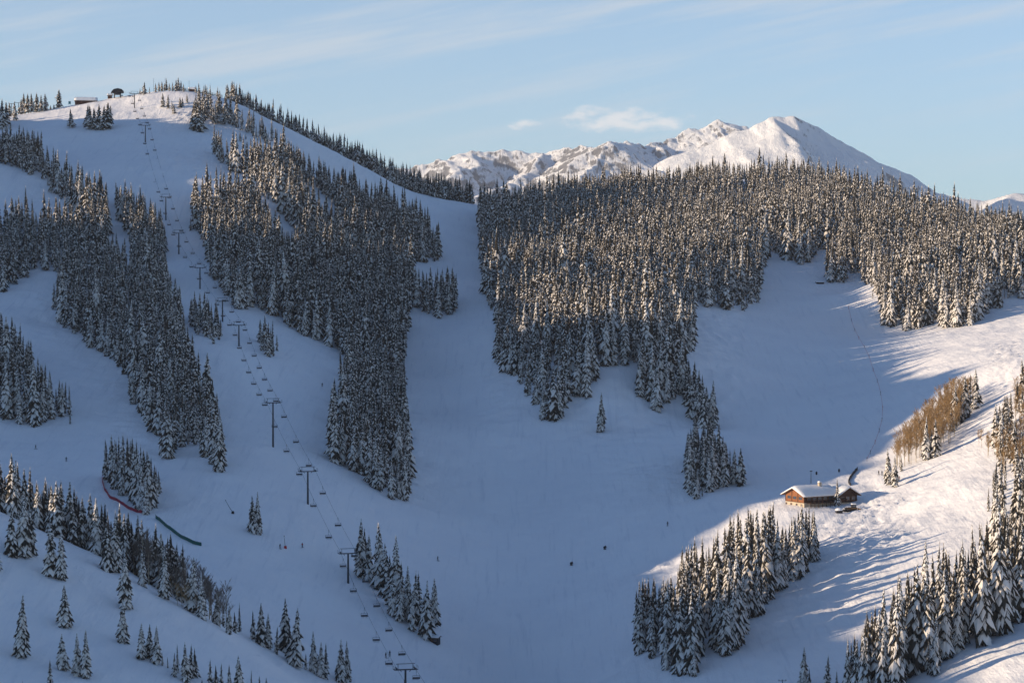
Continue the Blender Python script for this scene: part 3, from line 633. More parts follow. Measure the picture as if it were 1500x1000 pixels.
# which trees show largest: paint them far to near as spires and count what stays in view
def rank():
    W,Hh=1024,682; q=W/1500.
    bx,by,d=proj(TA[:,:3]); tx,ty,_=proj(TA[:,:3]+np.stack([0*TA[:,3],0*TA[:,3],TA[:,3]],1))
    rad=np.array([KINDS[int(k)][1]['R'] for k in TA[:,4]])*TA[:,3]*F/d
    vis=np.zeros(len(TA))
    for f in (.2,.5,.8): vis+=visible(TA[:,0],TA[:,1],TA[:,2]+f*TA[:,3],.5,110)
    buf=np.full((Hh,W),-1,int)
    for i in np.argsort(-d):
        if vis[i]==0: continue
        y0,y1=ty[i]*q,by[i]*q
        for yy in range(max(0,int(y0)),min(Hh,int(y1)+1)):
            t=min(1.,max(0.,(yy-y0)/max(1e-6,y1-y0))); w=rad[i]*q*min(1.,1.5*t)**.8*1.2; a=max(0,int(round(bx[i]*q-w)));b=min(W,int(round(bx[i]*q+w))+1)
            if b>a: buf[yy,a:b]=i
    c=np.bincount(buf[buf>=0].ravel(),minlength=len(TA)).astype(float)*vis/3.
    return c,bx,by,(by-ty)
VIS,BX,BY,HP=rank()
# sightings of other things need elbow room
def build_trees():
    order=np.argsort(-VIS); big=[i for i in order[:300] if VIS[i]>0]; bigset=set(big)
    WHERE={
     'near_slope':('spruce','on the open near slope','spruces dotted over the near slope'),
     'ridge_row':('spruce','in the row behind the near ridge','spruces in the row behind the near ridge'),
     'centre_stand':('spruce','in the stand beside the lower lift','spruces in the stand beside the lift'),
     'lower_grove':('spruce','in the grove below the wooden lodge','spruces in the grove below the lodge'),
     'corner_forest':('spruce','in the lower right corner forest','spruces of the lower right forest'),
     'fence_clump':('spruce','in the clump behind the red fence','spruces in the clump by the red fence'),
     'spur_clump':('spruce','in the clump left of the run','spruces in the clump left of the run'),
     'road_bank':('spruce','on the sunny bank right of the snow road','spruces on the bank right of the road'),
     'road_bank_low':('spruce','above the corner forest by the road','spruces on the lower road bank'),
     'lone':('spruce','standing apart on open snow','spruces standing apart'),
     'summit':('spruce','near the left summit','spruces on the left summit'),
     'centre_forest':('spruce','edging the shaded central forest','spruces edging the central forest'),
     'west_forest':('spruce','edging the left hill forest','spruces edging the left hill forest'),
     'west_lower':('spruce','in the wedge at the left edge','spruces in the wedge at the left'),
     'west_band':('spruce','in the upper left band of trees','spruces in the upper left band'),
     'west_clump':('spruce','in the clump left of the upper lift','spruces left of the upper lift'),
     'run_clump':('spruce','in the clump beside the central run','spruces beside the central run'),
     'lift_west_clump':('spruce','in the clump left of the lift','spruces in the clump left of the lift'),
     'lift_east_clump':('spruce','in the clump right of the lift','spruces in the clump right of the lift'),
     'east_forest':('spruce','fronting the right hill forest','spruces fronting the right hill forest'),
     'east_chain':('spruce','in the chain below the right forest','spruces in the chain below the right forest'),
     'peak_ribbon':('spruce','in the tree ribbon below the summit','spruces in the ribbon below the summit'),
     'skyline':('spruce','in the skyline row of the left hill','spruces in the left skyline row'),
     'skyline_east':('spruce','on the skyline of the right hill','spruces on the right skyline')}
    LOOK={0:'slim snowy',1:'snow-laden',2:'broad snowy',3:'dark sparse-snowed',4:'thin spindly',5:'ragged snowy'}
    LONE_L={0:'dark half of the pair of spruces standing alone left of the lift',1:'slim taller half of the spruce pair standing alone left of the lift',2:'lone snow-laden spruce on the open slope below the right hill forest',3:'small snow-covered spruce in front of the wooden lodge',4:'dark spruce standing at the right end of the clump above the lodge run',5:'snowy spruce second from the right end of the clump above the lodge run',
      6:'thick snow-laden spruce alone at the bottom edge left of the corner forest',7:'short dark spruce beside the thick one at the bottom edge',8:'snow-laden spruce at the bottom edge next to the corner forest',9:'slim low spruce touching the corner forest at the bottom edge',10:'left spruce of the sunlit pair at the foot of the aspen thicket',11:'right spruce of the sunlit pair at the foot of the aspen thicket',12:'tiny snowy spruce just right of the sunlit pair by the road'}
    protos={}; groups={}
    for i in big: groups.setdefault(TK[i],[]).append(i)
    li0=TK.index('lone'); n=0
    for key,ids in groups.items():
        sp,wh,grp=WHERE[key]; byk={}
        for i in ids: byk.setdefault(int(TA[i,4]),[]).append(i)
        for k,lst in byk.items():
            lst.sort(key=lambda i:BX[i])
            for j,i in enumerate(lst):
                if key=='lone' and (i-li0) in LONE_L: lab=LONE_L[i-li0]
                elif key=='lone': lab='%s spruce among brown aspens by the road%s'%(LOOK[k],'' if len(lst)==1 else ', %s from the left'%nth(j+1))
                elif len(lst)==1: lab='only %s spruce %s'%(LOOK[k],wh)
                elif j==0: lab='leftmost %s spruce %s'%(LOOK[k],wh)
                elif j==len(lst)-1: lab='rightmost %s spruce %s'%(LOOK[k],wh)
                else: lab='%s %s spruce from the left %s'%(nth(j+1),LOOK[k],wh)
                x,y,z,H,_,_=*TA[i],0
                v=(k,n%4); n+=1; rz=RNG.random()*6.28
                if v not in protos:
                    t=thing('spruce_tree',lab,'tree',(x,y,z),rz,grp,H); link('trunk',TRK,t); link('crown',HI[v[0]][v[1]],t); protos[v]=t
                else:
                    t=dup(protos[v],(x,y,z),rz,lab,H); t['group']=grp
                wf=WIDE.get(key,1.)*RNG.uniform(.92,1.08); t.scale=(H*wf,H*wf,H); t.rotation_euler=(RNG.gauss(0,.02),RNG.gauss(0,.02),rz)
    # all the smaller ones beyond those: one mass
    Vs=[];Fs=[];Ms=[];o=0
    for i in range(len(TA)):
        if i in bigset: continue
        x,y,z,H,k,=TA[i]; k=int(k); cand=LO[2*k+(i%2)]
        if VIS[i]==0 and i%2: continue
        a=NR.rand()*6.283; c,s=math.cos(a),math.sin(a); v=cand[1]; w=NR.uniform(.9,1.15)*WIDE.get(TK[i],1.)
        lx,ly=NR.randn(2)*.025*H; P=np.stack([(v[:,0]*c-v[:,1]*s)*H*w+x+v[:,2]*lx,(v[:,0]*s+v[:,1]*c)*H*w+y+v[:,2]*ly,v[:,2]*H+z],1)
        Vs.append(P);Fs.append(cand[2]+o);Ms.append(cand[3]);o+=len(v)
    me=np_mesh('conifer_forest',np.concatenate(Vs),np.concatenate(Fs),[M['needle'],M['branchsnow']],np.concatenate(Ms))
    tag(link('conifer_forest',me),'snow-dusted conifer forest covering both hills','forest',kind='stuff')
    pass
# ---------------------------------------------------------------- bare aspens
def build_aspens():
    sets=[('bare brown aspen','in the thicket left of the snow road','aspens in the thicket left of the road',[(1308,692),(1318,664),(1344,636),(1370,608),(1394,586),(1412,578),(1428,590),(1410,618),(1396,642),(1376,661),(1342,677)],3.5,11.,0),
          ('bare brown aspen','on the bank right of the snow road','aspens on the bank right of the road',[(1444,668),(1462,640),(1484,600),(1500,566),(1545,560),(1545,690),(1500,700),(1468,704)],4.2,9.,0)]
    proto=None; allp=[]
    for nm,wh,grp,poly,s,h,_ in sets:
        xs,ys=np.meshgrid(np.arange(60,330,s),np.arange(780,1080,s*1.1)); xs=(xs+(NR.rand(*xs.shape)-.5)*s).ravel();ys=(ys+(NR.rand(*ys.shape)-.5)*s).ravel()
        px,py,d=proj(np.stack([xs,ys,height(xs,ys)],1)); k=inpoly(px,py,poly); xs,ys=xs[k],ys[k]; k=visible(xs,ys,height(xs,ys),7.); xs,ys=xs[k],ys[k]
        allp.append((nm,wh,grp,[(x,y,h*RNG.uniform(.75,1.2)) for x,y in zip(xs,ys)]))
    pts=[]
    L=np.array([(150,824,638),(200,848,635),(260,880,628),(320,920,617),(336,932,615)],float)
    for i in range(46):
        t=RNG.random()**.62; px=np.interp(t,[0,1],[150,334]); py=np.interp(px,L[:,0],L[:,1]); d=np.interp(px,L[:,0],L[:,2])+RNG.uniform(4,40); q=unproj(px,py,d); pts.append((q[0],q[1],RNG.uniform(8.5,13.5)))
    allp.append(('bare grey-brown aspen','behind the near ridge','aspens behind the near ridge',pts))
    pts=[]
    for px,py,h in ((248,880,34),(260,887,32),(266,888,28),(274,894,40),(290,902,36),(1438,655,28),(1434,650,24)):
        q=gp(px,py); pts.append((q[0],q[1],h*(q@FWD)/F))
    allp.append(('thin bare aspen','alone in open snow','bare aspens alone in open snow',pts))
    n=0
    for nm,wh,grp,pts in allp:
        pts=sorted(pts,key=lambda p:p[0]/p[1])
        for j,(x,y,h) in enumerate(pts):
            z=float(zground(x,y)[0])-.1; lab='%s %s from the left %s'%(nth(j+1),nm,wh); v=n%4+(4 if 'grey' in nm else 0); n+=1
            if proto is None or v not in proto:
                t=thing('aspen_tree',lab,'tree',(x,y,z),RNG.random()*6.28,grp,h); link('trunk',ASPT,t); link('crown',ASP[v],t); proto=proto or {}; proto[v]=t
            else: t=dup(proto[v],(x,y,z),RNG.random()*6.28,lab,h); t['group']=grp
    print('ASPENS',n,[len(p[3]) for p in allp])
# ---------------------------------------------------------------- chairlift
TW=[(594,984,1042),(510,806,850),(451,692,740),(400,591,656),(350,474,505),(326,441,471),(293,392,423),(262,339,370),(243,292,326),(213,182,207),(197,139,160)]
def build_lift():
    tops=[];bases=[]
    for px,pt,pb in TW:
        q=gp(px,pb); H=(pb-pt)*(q@FWD)/F; bases.append(q); tops.append(H)
    A,B=bases[0],bases[-1]; u=np.array([B[0]-A[0],B[1]-A[1]]); u/=np.linalg.norm(u); nrm=np.array([u[1],-u[0]])   # nrm: right of travel uphill
    yaw=math.atan2(u[1],u[0])-math.pi/2; G=2.7
    desc=['lowest lift tower, cut by the bottom frame edge','tall dark lift tower beside the spruce stand','dark lift tower above the tower by the spruce stand','tallest grey lift tower, midway up the open slope','lift tower just above the small right-hand clump','lift tower level with the small left-hand clump','lift tower below the convex roll of the slope','lift tower next to the left edge of central forest','lift tower right of the upper left clump','lift tower standing alone on the upper open bowl','thin lift tower just below the summit station']
    for i,(q,H) in enumerate(zip(bases,tops)):
        t=thing('lift_tower',desc[i],'lift tower',tuple(q),yaw,'towers of the long chairlift')
        b=MB(); b.tube([(0,0,-.6),(0,0,H*.5),(0,0,H)],[.40,.34,.28],n=12); b.build('pole',M['steel'],t)
        b=MB(); b.box((0,0,H-.05),(2*G+.7,.42,.34)); 
        for s in (-1,1): b.box((s*G*.5,0,H-.45),(.16,.2,.6),tilt=[[.78,0,.62*s],[0,1,0],[-.62*s,0,.78]])
        b.build('crossarm',M['steel'],t)
        b=MB()
        for s in (-1,1): b.box((s*(G-.5),0,H+.85),(.14,.14,1.5))
        b.box((0,0,H+1.65),(2*G+.2,.16,.16)); b.build('lifting_frame',M['steel'],t)
        for s in (-1,1):
            b=MB(); b.box((s*G,0,H+.28),(.16,2.9,.18)); b.box((s*G,0,H+.12),(.3,.3,.34))
            for k in range(6):
                y=-1.25+.5*k; b.tube([(s*G-.09,y,H+.42),(s*G+.09,y,H+.42)],.20,n=10)
            b.build('sheave_train',M['steel'],t)
            b=MB(); b.box((s*(G+.55),0,H+.02),(.5,3.1,.05))
            for y in (-1.5,0,1.5): b.tube([(s*(G+.8),y,H+.03),(s*(G+.8),y,H+1.05)],.03,n=5)
            b.tube([(s*(G+.8),-1.5,H+1.05),(s*(G+.8),1.5,H+1.05)],.03,n=5); b.build('catwalk',M['steel'],t)
        b=MB()
        for s in (-.2,.2): b.tube([(s,-.46,1.5),(s,-.40,H)],.025,n=4)
        for k in range(int((H-1.6)/.45)): b.tube([(-.2,-.45,1.7+.45*k),(.2,-.45,1.7+.45*k)],.018,n=4)
        b.build('ladder',M['steel'],t)
    paths=[]
    for s in (-1,1):
        pts=[np.array([q[0]+s*G*nrm[0],q[1]+s*G*nrm[1],q[2]+H+.63]) for q,H in zip(bases,tops)]
        q=bases[-1]; top=gp(172,139); pts.append(np.array([top[0]+s*2.2*nrm[0]+u[0]*-2,top[1]+s*2.2*nrm[1]-u[1]*2,top[2]+5.2]))
        pts.insert(0,pts[0]-np.array([u[0],u[1],.10])*60)
        path=[]
        for a,b in zip(pts[:-1],pts[1:]):
            L=np.linalg.norm(b-a); n=max(3,int(L/5)); sag=L*.016
            for k in range(n):
                x=k/n; path.append(a+(b-a)*x-np.array([0,0,4*sag*x*(1-x)]))
        path.append(pts[-1]); paths.append(np.array(path))
        b=MB(); b.tube(path,.04,n=5)
        o=b.build('haul_rope',M['rope']); tag(o,'steel haul rope on the %s side of the chairlift towers'%('left' if s<0 else 'right'),'cable','haul ropes of the chairlift')
    # chairs
    t0=None; W=2.15
    def proto(lab):
        t=thing('lift_chair',lab,'chairlift chair',(0,0,0),0,'chairs on the long chairlift')
        b=MB(); b.tube([(0,0,.06),(0,.0,-.25),(0,-.42,-.8),(0,-.42,-1.5),(0,-.3,-1.72)],.055,n=6); b.box((0,0,.02),(.16,.5,.22)); b.build('hanger',M['chair'],t)
        b=MB(); b.tube([(-W/2,-.3,-1.72),(W/2,-.3,-1.72)],.05,n=6)
        for s in (-1,1): b.tube([(s*W/2,-.3,-1.72),(s*W/2,-.32,-2.3),(s*W/2,-.2,-2.78),(s*W/2,.42,-2.74)],.045,n=6)
        b.build('frame',M['chair'],t)
        b=MB(); b.box((0,.12,-2.72),(W,.62,.13)); b.build('seat',M['pad'],t)
        b=MB(); b.box((0,-.24,-2.42),(W-.1,.10,.40)); b.build('backrest',M['chair'],t)
        b=MB(); b.tube([(-W/2,-.28,-2.0),(-W/2+.1,.55,-2.28),(W/2-.1,.55,-2.28),(W/2,-.28,-2.0)],.03,n=5)
        for s in (-.5,.5): b.tube([(s,.55,-2.28),(s,.62,-3.05)],.025,n=4)
        b.tube([(-.95,.62,-3.05),(.95,.62,-3.05)],.035,n=5); b.build('safety_bar',M['chair'],t)
        return t
    # places: equal steps along each rope, kept in sight of the lens
    towers_y=[b[1] for b in bases]; tn=['lowest','second','third','fourth','fifth','sixth','seventh','eighth','ninth','tenth','eleventh']
    n=0
    for si,path in enumerate(paths):
        seg=np.r_[0,np.cumsum(np.linalg.norm(np.diff(path,axis=0),axis=1))]; cnt={}
        dist=48.+(0 if si==0 else 10.)
        while dist<seg[-1]-14:
            p=np.array([np.interp(dist,seg,path[:,j]) for j in range(3)]); dist+=26.5
            x,y,_=proj(p)
            if y>1010: continue
            k=sum(1 for ty in towers_y if ty<=p[1]); cnt[k]=cnt.get(k,0)+1
            side='left' if si==0 else 'right'
            if k==0: lab='%s chair on the %s rope below the lowest tower'%(nth(cnt[k]),side)
            elif k>=11: lab='%s chair on the %s rope between top tower and summit station'%(nth(cnt[k]),side)
            else: lab='%s empty chair up the %s rope from the %s tower'%(nth(cnt[k]),side,tn[k-1])
            if t0 is None: t0=proto(lab); t0.location=p; t0.rotation_euler=(0,0,yaw+(math.pi if si==0 else 0))
            else: dup(t0,p,yaw+(math.pi if si==0 else 0),lab)
            n+=1
    # summit station: round dark roof on legs
    q=gp(172,140); t=thing('lift_station','dark round-roofed lift station on legs at the left summit','lift station',tuple(q),yaw)
    b=MB(); prof=[(-4.6,3.6),(-4.2,4.9),(-2.8,6.2),(0,6.8),(2.8,6.2),(4.2,4.9),(4.6,3.6)]
    b.prism([(x,-4,z) for x,z in prof],(0,-4,0),(0,5,0)); b.build('roof',M['black'],t)
    b=MB(); b.box((0,.5,2.9),(5.,6.5,1.2)); b.build('drive_housing',M['steel'],t)
    for x in (-2.2,2.2):
        for y in (-2.5,3.):
            b=MB(); b.tube([(x,y,-.5),(x,y,3.6)],.3,n=8); b.build('leg',M['steel'],t)
    b=MB(); b.tube([(0,-2.5,2.2),(0,-2.5,2.4)],2.2,n=24); b.build('bullwheel',M['steel'],t)
    # a second, older lift at the left edge
    for px,pt,pb,l in ((17,147,164,'left one of two small lift towers at the left skyline'),(27,143,160,'right one of two small lift towers at the left skyline')):
        q=gp(px,pb); 
        if q is None or q[1]>1800: q=unproj(px,pb,1735.); q[2]=float(zground(q[0],q[1])[0])
        H=8.6; t=thing('small_lift_tower',l,'lift tower',tuple(q),yaw*.6,'small towers on the left skyline')
        b=MB(); b.tube([(0,0,-.5),(0,0,H)],[.3,.22],n=8); b.build('pole',M['steel'],t)
        b=MB(); b.box((0,0,H),(4.6,.3,.3)); b.build('crossarm',M['steel'],t)
        for s in (-1,1):
            b=MB(); b.box((s*2.1,0,H+.3),(.15,2.,.25)); 
            for k in range(4): b.tube([(s*2.1-.08,-.75+.5*k,H+.48),(s*2.1+.08,-.75+.5*k,H+.48)],.18,n=8)
            b.build('sheave_train',M['steel'],t)
# ---------------------------------------------------------------- buildings
def win(b_parent,x,y,z,w,h,axis,m=None):
    """window in a wall; axis 'x': wall faces -x, axis 'y': wall faces -y"""
    f=MB()
    if axis=='x':
        for s in (-1,1): f.box((x-.04,y+s*(w/2+.05),z),(.12,.10,h+.2)); f.box((x-.04,y,z+s*(h/2+.05)),(.12,w,.10))
        f.box((x-.03,y,z),(.06,.06,h))
    else:
        for s in (-1,1): f.box((x+s*(w/2+.05),y-.04,z),(.10,.12,h+.2)); f.box((x,y-.04,z+s*(h/2+.05)),(w,.12,.10))
        f.box((x,y-.03,z),(.06,.06,h))
    fo=f.build('window',m or M['frame'],b_parent)
    g=MB(); g.box((x-.012,y,z) if axis=='x' else (x,y-.012,z),(.03,w,h) if axis=='x' else (w,.03,h)); g.build('pane',M['glass'],fo)
def snow_slab(x0,x1,prof,th,seed):
    """thick soft roof snow over a roof profile [(y,z)...] running along x, with a rounded, uneven lip"""
    r=random.Random(seed); nx=14; V=[];Fc=[]; n=len(prof)
    for i in range(nx+1):
        x=x0+(x1-x0)*i/nx; e=.55 if i in (0,nx) else 1.
        up=[]
        for j,(y,z) in enumerate(prof):
            k=.5 if j in (0,n-1) else 1.
            up.append((x+r.uniform(-.08,.08),y+(r.uniform(-.14,.14) if k<1 else 0),z+th*e*k*(1+r.uniform(-.16,.16))))
        V+=[(x,y,z) for y,z in prof]+up
    m=2*n
    for i in range(nx):
        for j in range(n-1):
            a=i*m+j; Fc+=[(a,a+1,a+m+1,a+m),(a+n,a+m+n,a+m+n+1,a+n+1)]
        Fc+=[(i*m,i*m+m,i*m+m+n,i*m+n),(i*m+n-1,i*m+2*n-1,i*m+m+2*n-1,i*m+m+n-1)]
    for i in (0,nx):
        for j in range(n-1):
            a=i*m+j; Fc.append((a,a+n,a+n+1,a+1) if i==0 else (a,a+1,a+n+1,a+n))
    return V,Fc
def build_lodge():
    q=gp(1178,742); rz=math.radians(30)
    t=thing('wooden_lodge','orange log lodge under thick roof snow on the sunlit shoulder','lodge',(q[0],q[1],q[2]-.3),rz)
    L,W,Fz,Ez,Az=15.6,11.6,2.0,4.6,7.0
    b=MB(); b.box((L/2,W/2,Fz/2-.75),(L,W,Fz+1.5)); b.build('foundation',M['stone'],t)
    # log wall with the gable ends
    b=MB(); poly=[(.05,.05,Fz),(.05,W-.05,Fz),(.05,W-.05,Ez),(.05,W/2,Az),(.05,.05,Ez)]
    b.prism(poly,(0,0,0),(L-.1,0,0)); wall=b.build('wall',M['wood'],t)
    b=MB()
    for y in (.12,W*.34,W*.66,W-.12): 
        zt=Ez+(Az-Ez)*(1-abs(y-W/2)/(W/2)); b.box((.0,y,(Fz+zt)/2-.1),(.22,.28,zt-Fz-.25))
    b.box((-.0,W/2,Fz+.02),(.24,W,.22)); b.build('gable_post',M['woodtrim'],t)
    for y in (2.3,W/2,W-2.3): win(t,.05,y,Fz+1.55,1.9,1.0,'x')
    for y in (1.6,4.6,8.0,11.0): win(t,0.,y,Fz*.52,.7,.6,'x')
    # long front: dark panel paints its shade over the logs; windows, porch rail
    b=MB(); b.box((L/2,-.06,(Fz+Ez)/2),(L-.4,.16,Ez-Fz-.06)); b.build('front_shade_panel',M['brown'],t)
    for x in (2.2,4.7,7.2,9.7,12.2): win(t,x,-.14,Fz+1.45,1.6,1.1,'y')
    b=MB(); b.box((L*.5,-1.3,Fz-.1),(L-2,2.2,.16))
    for k in range(8): b.box((1.4+k*(L-2.8)/7,-2.3,Fz*.5-.3),(.18,.18,Fz+.2)); b.box((1.4+k*(L-2.8)/7,-2.3,Fz+.5),(.1,.1,1.0))
    b.box((L*.5,-2.3,Fz+1.0),(L-2.,.12,.12)); b.build('porch',M['brown'],t)
    ov=1.3; sl=(Az-Ez)/(W/2)
    rp=[(-ov,Ez-ov*sl+.02),(W*.25,(Ez+Az)/2+.02),(W/2,Az+.02),(W*.75,(Ez+Az)/2+.02),(W+ov,Ez-ov*sl+.02)]
    b=MB(); b.prism([(-1.2,y,z) for y,z in rp]+[(-1.2,y,z+.22) for y,z in reversed(rp)],(0,0,0),(L+2.0,0,0)); b.build('roof',M['woodtrim'],t)
    rp2=[(y,z+.225) for y,z in rp]; V,Fc=snow_slab(-1.35,L+.9,rp2,.85,3); b=MB(); b.add(V,Fc); b.build('roof_snow',M['roofsnow'],t,smooth=True)
    b=MB(); b.box((L*.70,W*.42,Az+.9),(1.1,1.1,2.2)); ch=b.build('chimney',M['stone'],t); b=MB(); b.box((L*.70,W*.42,Az+2.2),(1.3,1.3,.4),taper=.6); b.build('snow_cap',M['roofsnow'],ch)
    # cross wing with its own gable toward the valley
    x0,x1,y0,y1=L-.6,L+8.2,-1.4,10.; xm=(x0+x1)/2; E2,A2=4.4,6.9
    b=MB(); b.box((xm,(y0+y1)/2,.2),(x1-x0-.1,y1-y0-.1,2.6)); b.build('wing_foundation',M['stone'],t)
    b=MB(); b.prism([(x0,y0,1.5),(x1,y0,1.5),(x1,y0,E2),(xm,y0,A2),(x0,y0,E2)],(0,0,0),(0,y1-y0,0)); b.build('wing_wall',M['brown'],t)
    for x in (xm-2.6,xm,xm+2.6): win(t,x,y0-.02,3.0,1.5,1.3,'y')
    s2=(A2-E2)/((x1-x0)/2); rp=[(x0-1.1,E2-1.1*s2),(xm,A2+.02),(x1+1.1,E2-1.1*s2)]
    b=MB(); b.prism([(x,y0-1.3,z+.02) for x,z in rp]+[(x,y0-1.3,z+.24) for x,z in reversed(rp)],(0,0,0),(0,y1-y0+2.,0)); b.build('wing_roof',M['woodtrim'],t)
    V,Fc=snow_slab(y0-1.4,y1+.8,[(rp[0][0],rp[0][1]+.25),((rp[0][0]+xm)/2,(rp[0][1]+rp[1][1])/2+.25),(xm,rp[1][1]+.25),((rp[2][0]+xm)/2,(rp[2][1]+rp[1][1])/2+.25),(rp[2][0],rp[2][1]+.25)],.75,8)
    V=[(y,x,z) for x,y,z in V]; b=MB(); b.add(V,[tuple(reversed(f)) for f in Fc]); b.build('wing_roof_snow',M['roofsnow'],t,smooth=True)
    b=MB(); b.box((xm-3.2,y0-1.,2.9),(3.6,2.,.16),tilt=[[1,0,0],[0,.96,-.28],[0,.28,.96]]); po=b.build('porch_roof',M['woodtrim'],t)
    # machine parked by the wing
    q=gp(1247,746); t=thing('snow_groomer','dark snow groomer with ochre stripe parked beside the lodge wing','snow groomer',tuple(q),math.radians(8))
    for s in (-1,1):
        b=MB(); b.prism([(-2.3,s*1.25-.45,.45),(-1.8,s*1.25-.45,0),(1.8,s*1.25-.45,0),(2.4,s*1.25-.45,.5),(1.8,s*1.25-.45,.95),(-1.8,s*1.25-.45,.95)],(0,0,0),(0,.9,0)); b.build('track',M['black'],t)
    b=MB(); b.box((-.2,0,1.25),(4.2,2.2,.7)); b.build('body',M['dark'],t); b=MB(); b.box((-.2,-1.12,1.35),(3.6,.05,.28)); b.build('stripe',M['yellow'],t)
    b=MB(); b.box((.9,0,2.2),(1.7,2.0,1.25),taper=.86); cab=b.build('cab',M['dark'],t); b=MB(); b.box((.9,-.99,2.25),(1.2,.05,.7)); b.build('pane',M['glass'],cab); 
    b=MB(); b.box((.9,0,2.95),(1.7,2.,.3),taper=.75); b.build('roof_snow',M['roofsnow'],cab)
    b=MB(); b.box((3.1,0,.7),(.25,4.0,1.1),tilt=[[.94,0,-.34],[0,1,0],[.34,0,.94]]); b.box((2.6,0,.6),(1.,.3,.3)); b.build('blade',M['yellow'],t)
    b=MB(); b.box((-2.9,0,.55),(1.1,3.6,.5)); b.build('tiller',M['black'],t)
    q=gp(1229,751); t=thing('storage_bin','small dark bin under a dome of snow in front of the lodge','storage bin',tuple(q),.3)
    b=MB(); b.box((0,0,.4),(2.3,1.5,1.0)); b.build('box',M['dark'],t)
    b=MB(); r=[(0,.0),(.35,.30),(.62,.62),(.8,.9),(.9,1.)]; V=[];n=12
    for h,k in ((.92,1.08),(1.25,1.12),(1.6,.9),(1.85,.5)): V+=[(1.3*k*math.cos(6.283*j/n),.95*k*math.sin(6.283*j/n),h) for j in range(n)]
    V.append((0,0,1.95)); b.add(V,[(i*n+j,i*n+(j+1)%n,(i+1)*n+(j+1)%n,(i+1)*n+j) for i in range(3) for j in range(n)]+[(36+j,36+(j+1)%n,48) for j in range(n)]+[tuple(range(n-1,-1,-1))]); b.build('snow_dome',M['roofsnow'],t,smooth=True)
    # slender lamp mast behind the lodge
    q=gp(1188,709); H=18*(q@FWD)/F; t=thing('lamp_mast','slender dark mast standing behind the lodge roof','mast',tuple(q))
    b=MB(); b.tube([(0,0,-.3),(0,0,H)],[.16,.09],n=7); b.build('pole',M['steel'],t); b=MB(); b.box((0,0,H),(1.0,.3,.35)); b.build('lamp_head',M['steel'],t)
def hut(name,label,cat,px,py,w,dp,h,rz,mw,snow=.6,ridge=.7,door=True,d=None):
    q=gp(px,py) if d is None else None
    if q is None: q=unproj(px,py,d); q[2]=float(zground(q[0],q[1])[0])
    t=thing(name,label,cat,(q[0],q[1],q[2]-.2),rz)
    b=MB(); b.prism([(-w/2,-dp/2,-.6),(-w/2,dp/2,-.6),(-w/2,dp/2,h),(-w/2,0,h+ridge),(-w/2,-dp/2,h)],(0,0,0),(w,0,0)); b.build('wall',mw,t)
    rp=[(-dp/2-.5,h-.5*ridge/(dp/2)+.02),(-dp*.25,h+ridge*.5+.02),(0,h+ridge+.02),(dp*.25,h+ridge*.5+.02),(dp/2+.5,h-.5*ridge/(dp/2)+.02)]
    b=MB(); b.prism([(-w/2-.4,y,z) for y,z in rp]+[(-w/2-.4,y,z+.14) for y,z in reversed(rp)],(0,0,0),(w+.8,0,0)); b.build('roof',M['woodtrim'],t)
    V,Fc=snow_slab(-w/2-.45,w/2+.45,[(y,z+.145) for y,z in rp],snow,int(px)); b=MB(); b.add(V,Fc); b.build('roof_snow',M['roofsnow'],t,smooth=True)
    if door:
        b=MB(); b.box((-w*.22,-dp/2-.03,h*.42),(min(1.,w*.3),.06,h*.8)); b.build('door',M['woodtrim'],t)
        win(t,w*.2,-dp/2-.0,h*.55,min(1.2,w*.28),h*.34,'y')
    return t
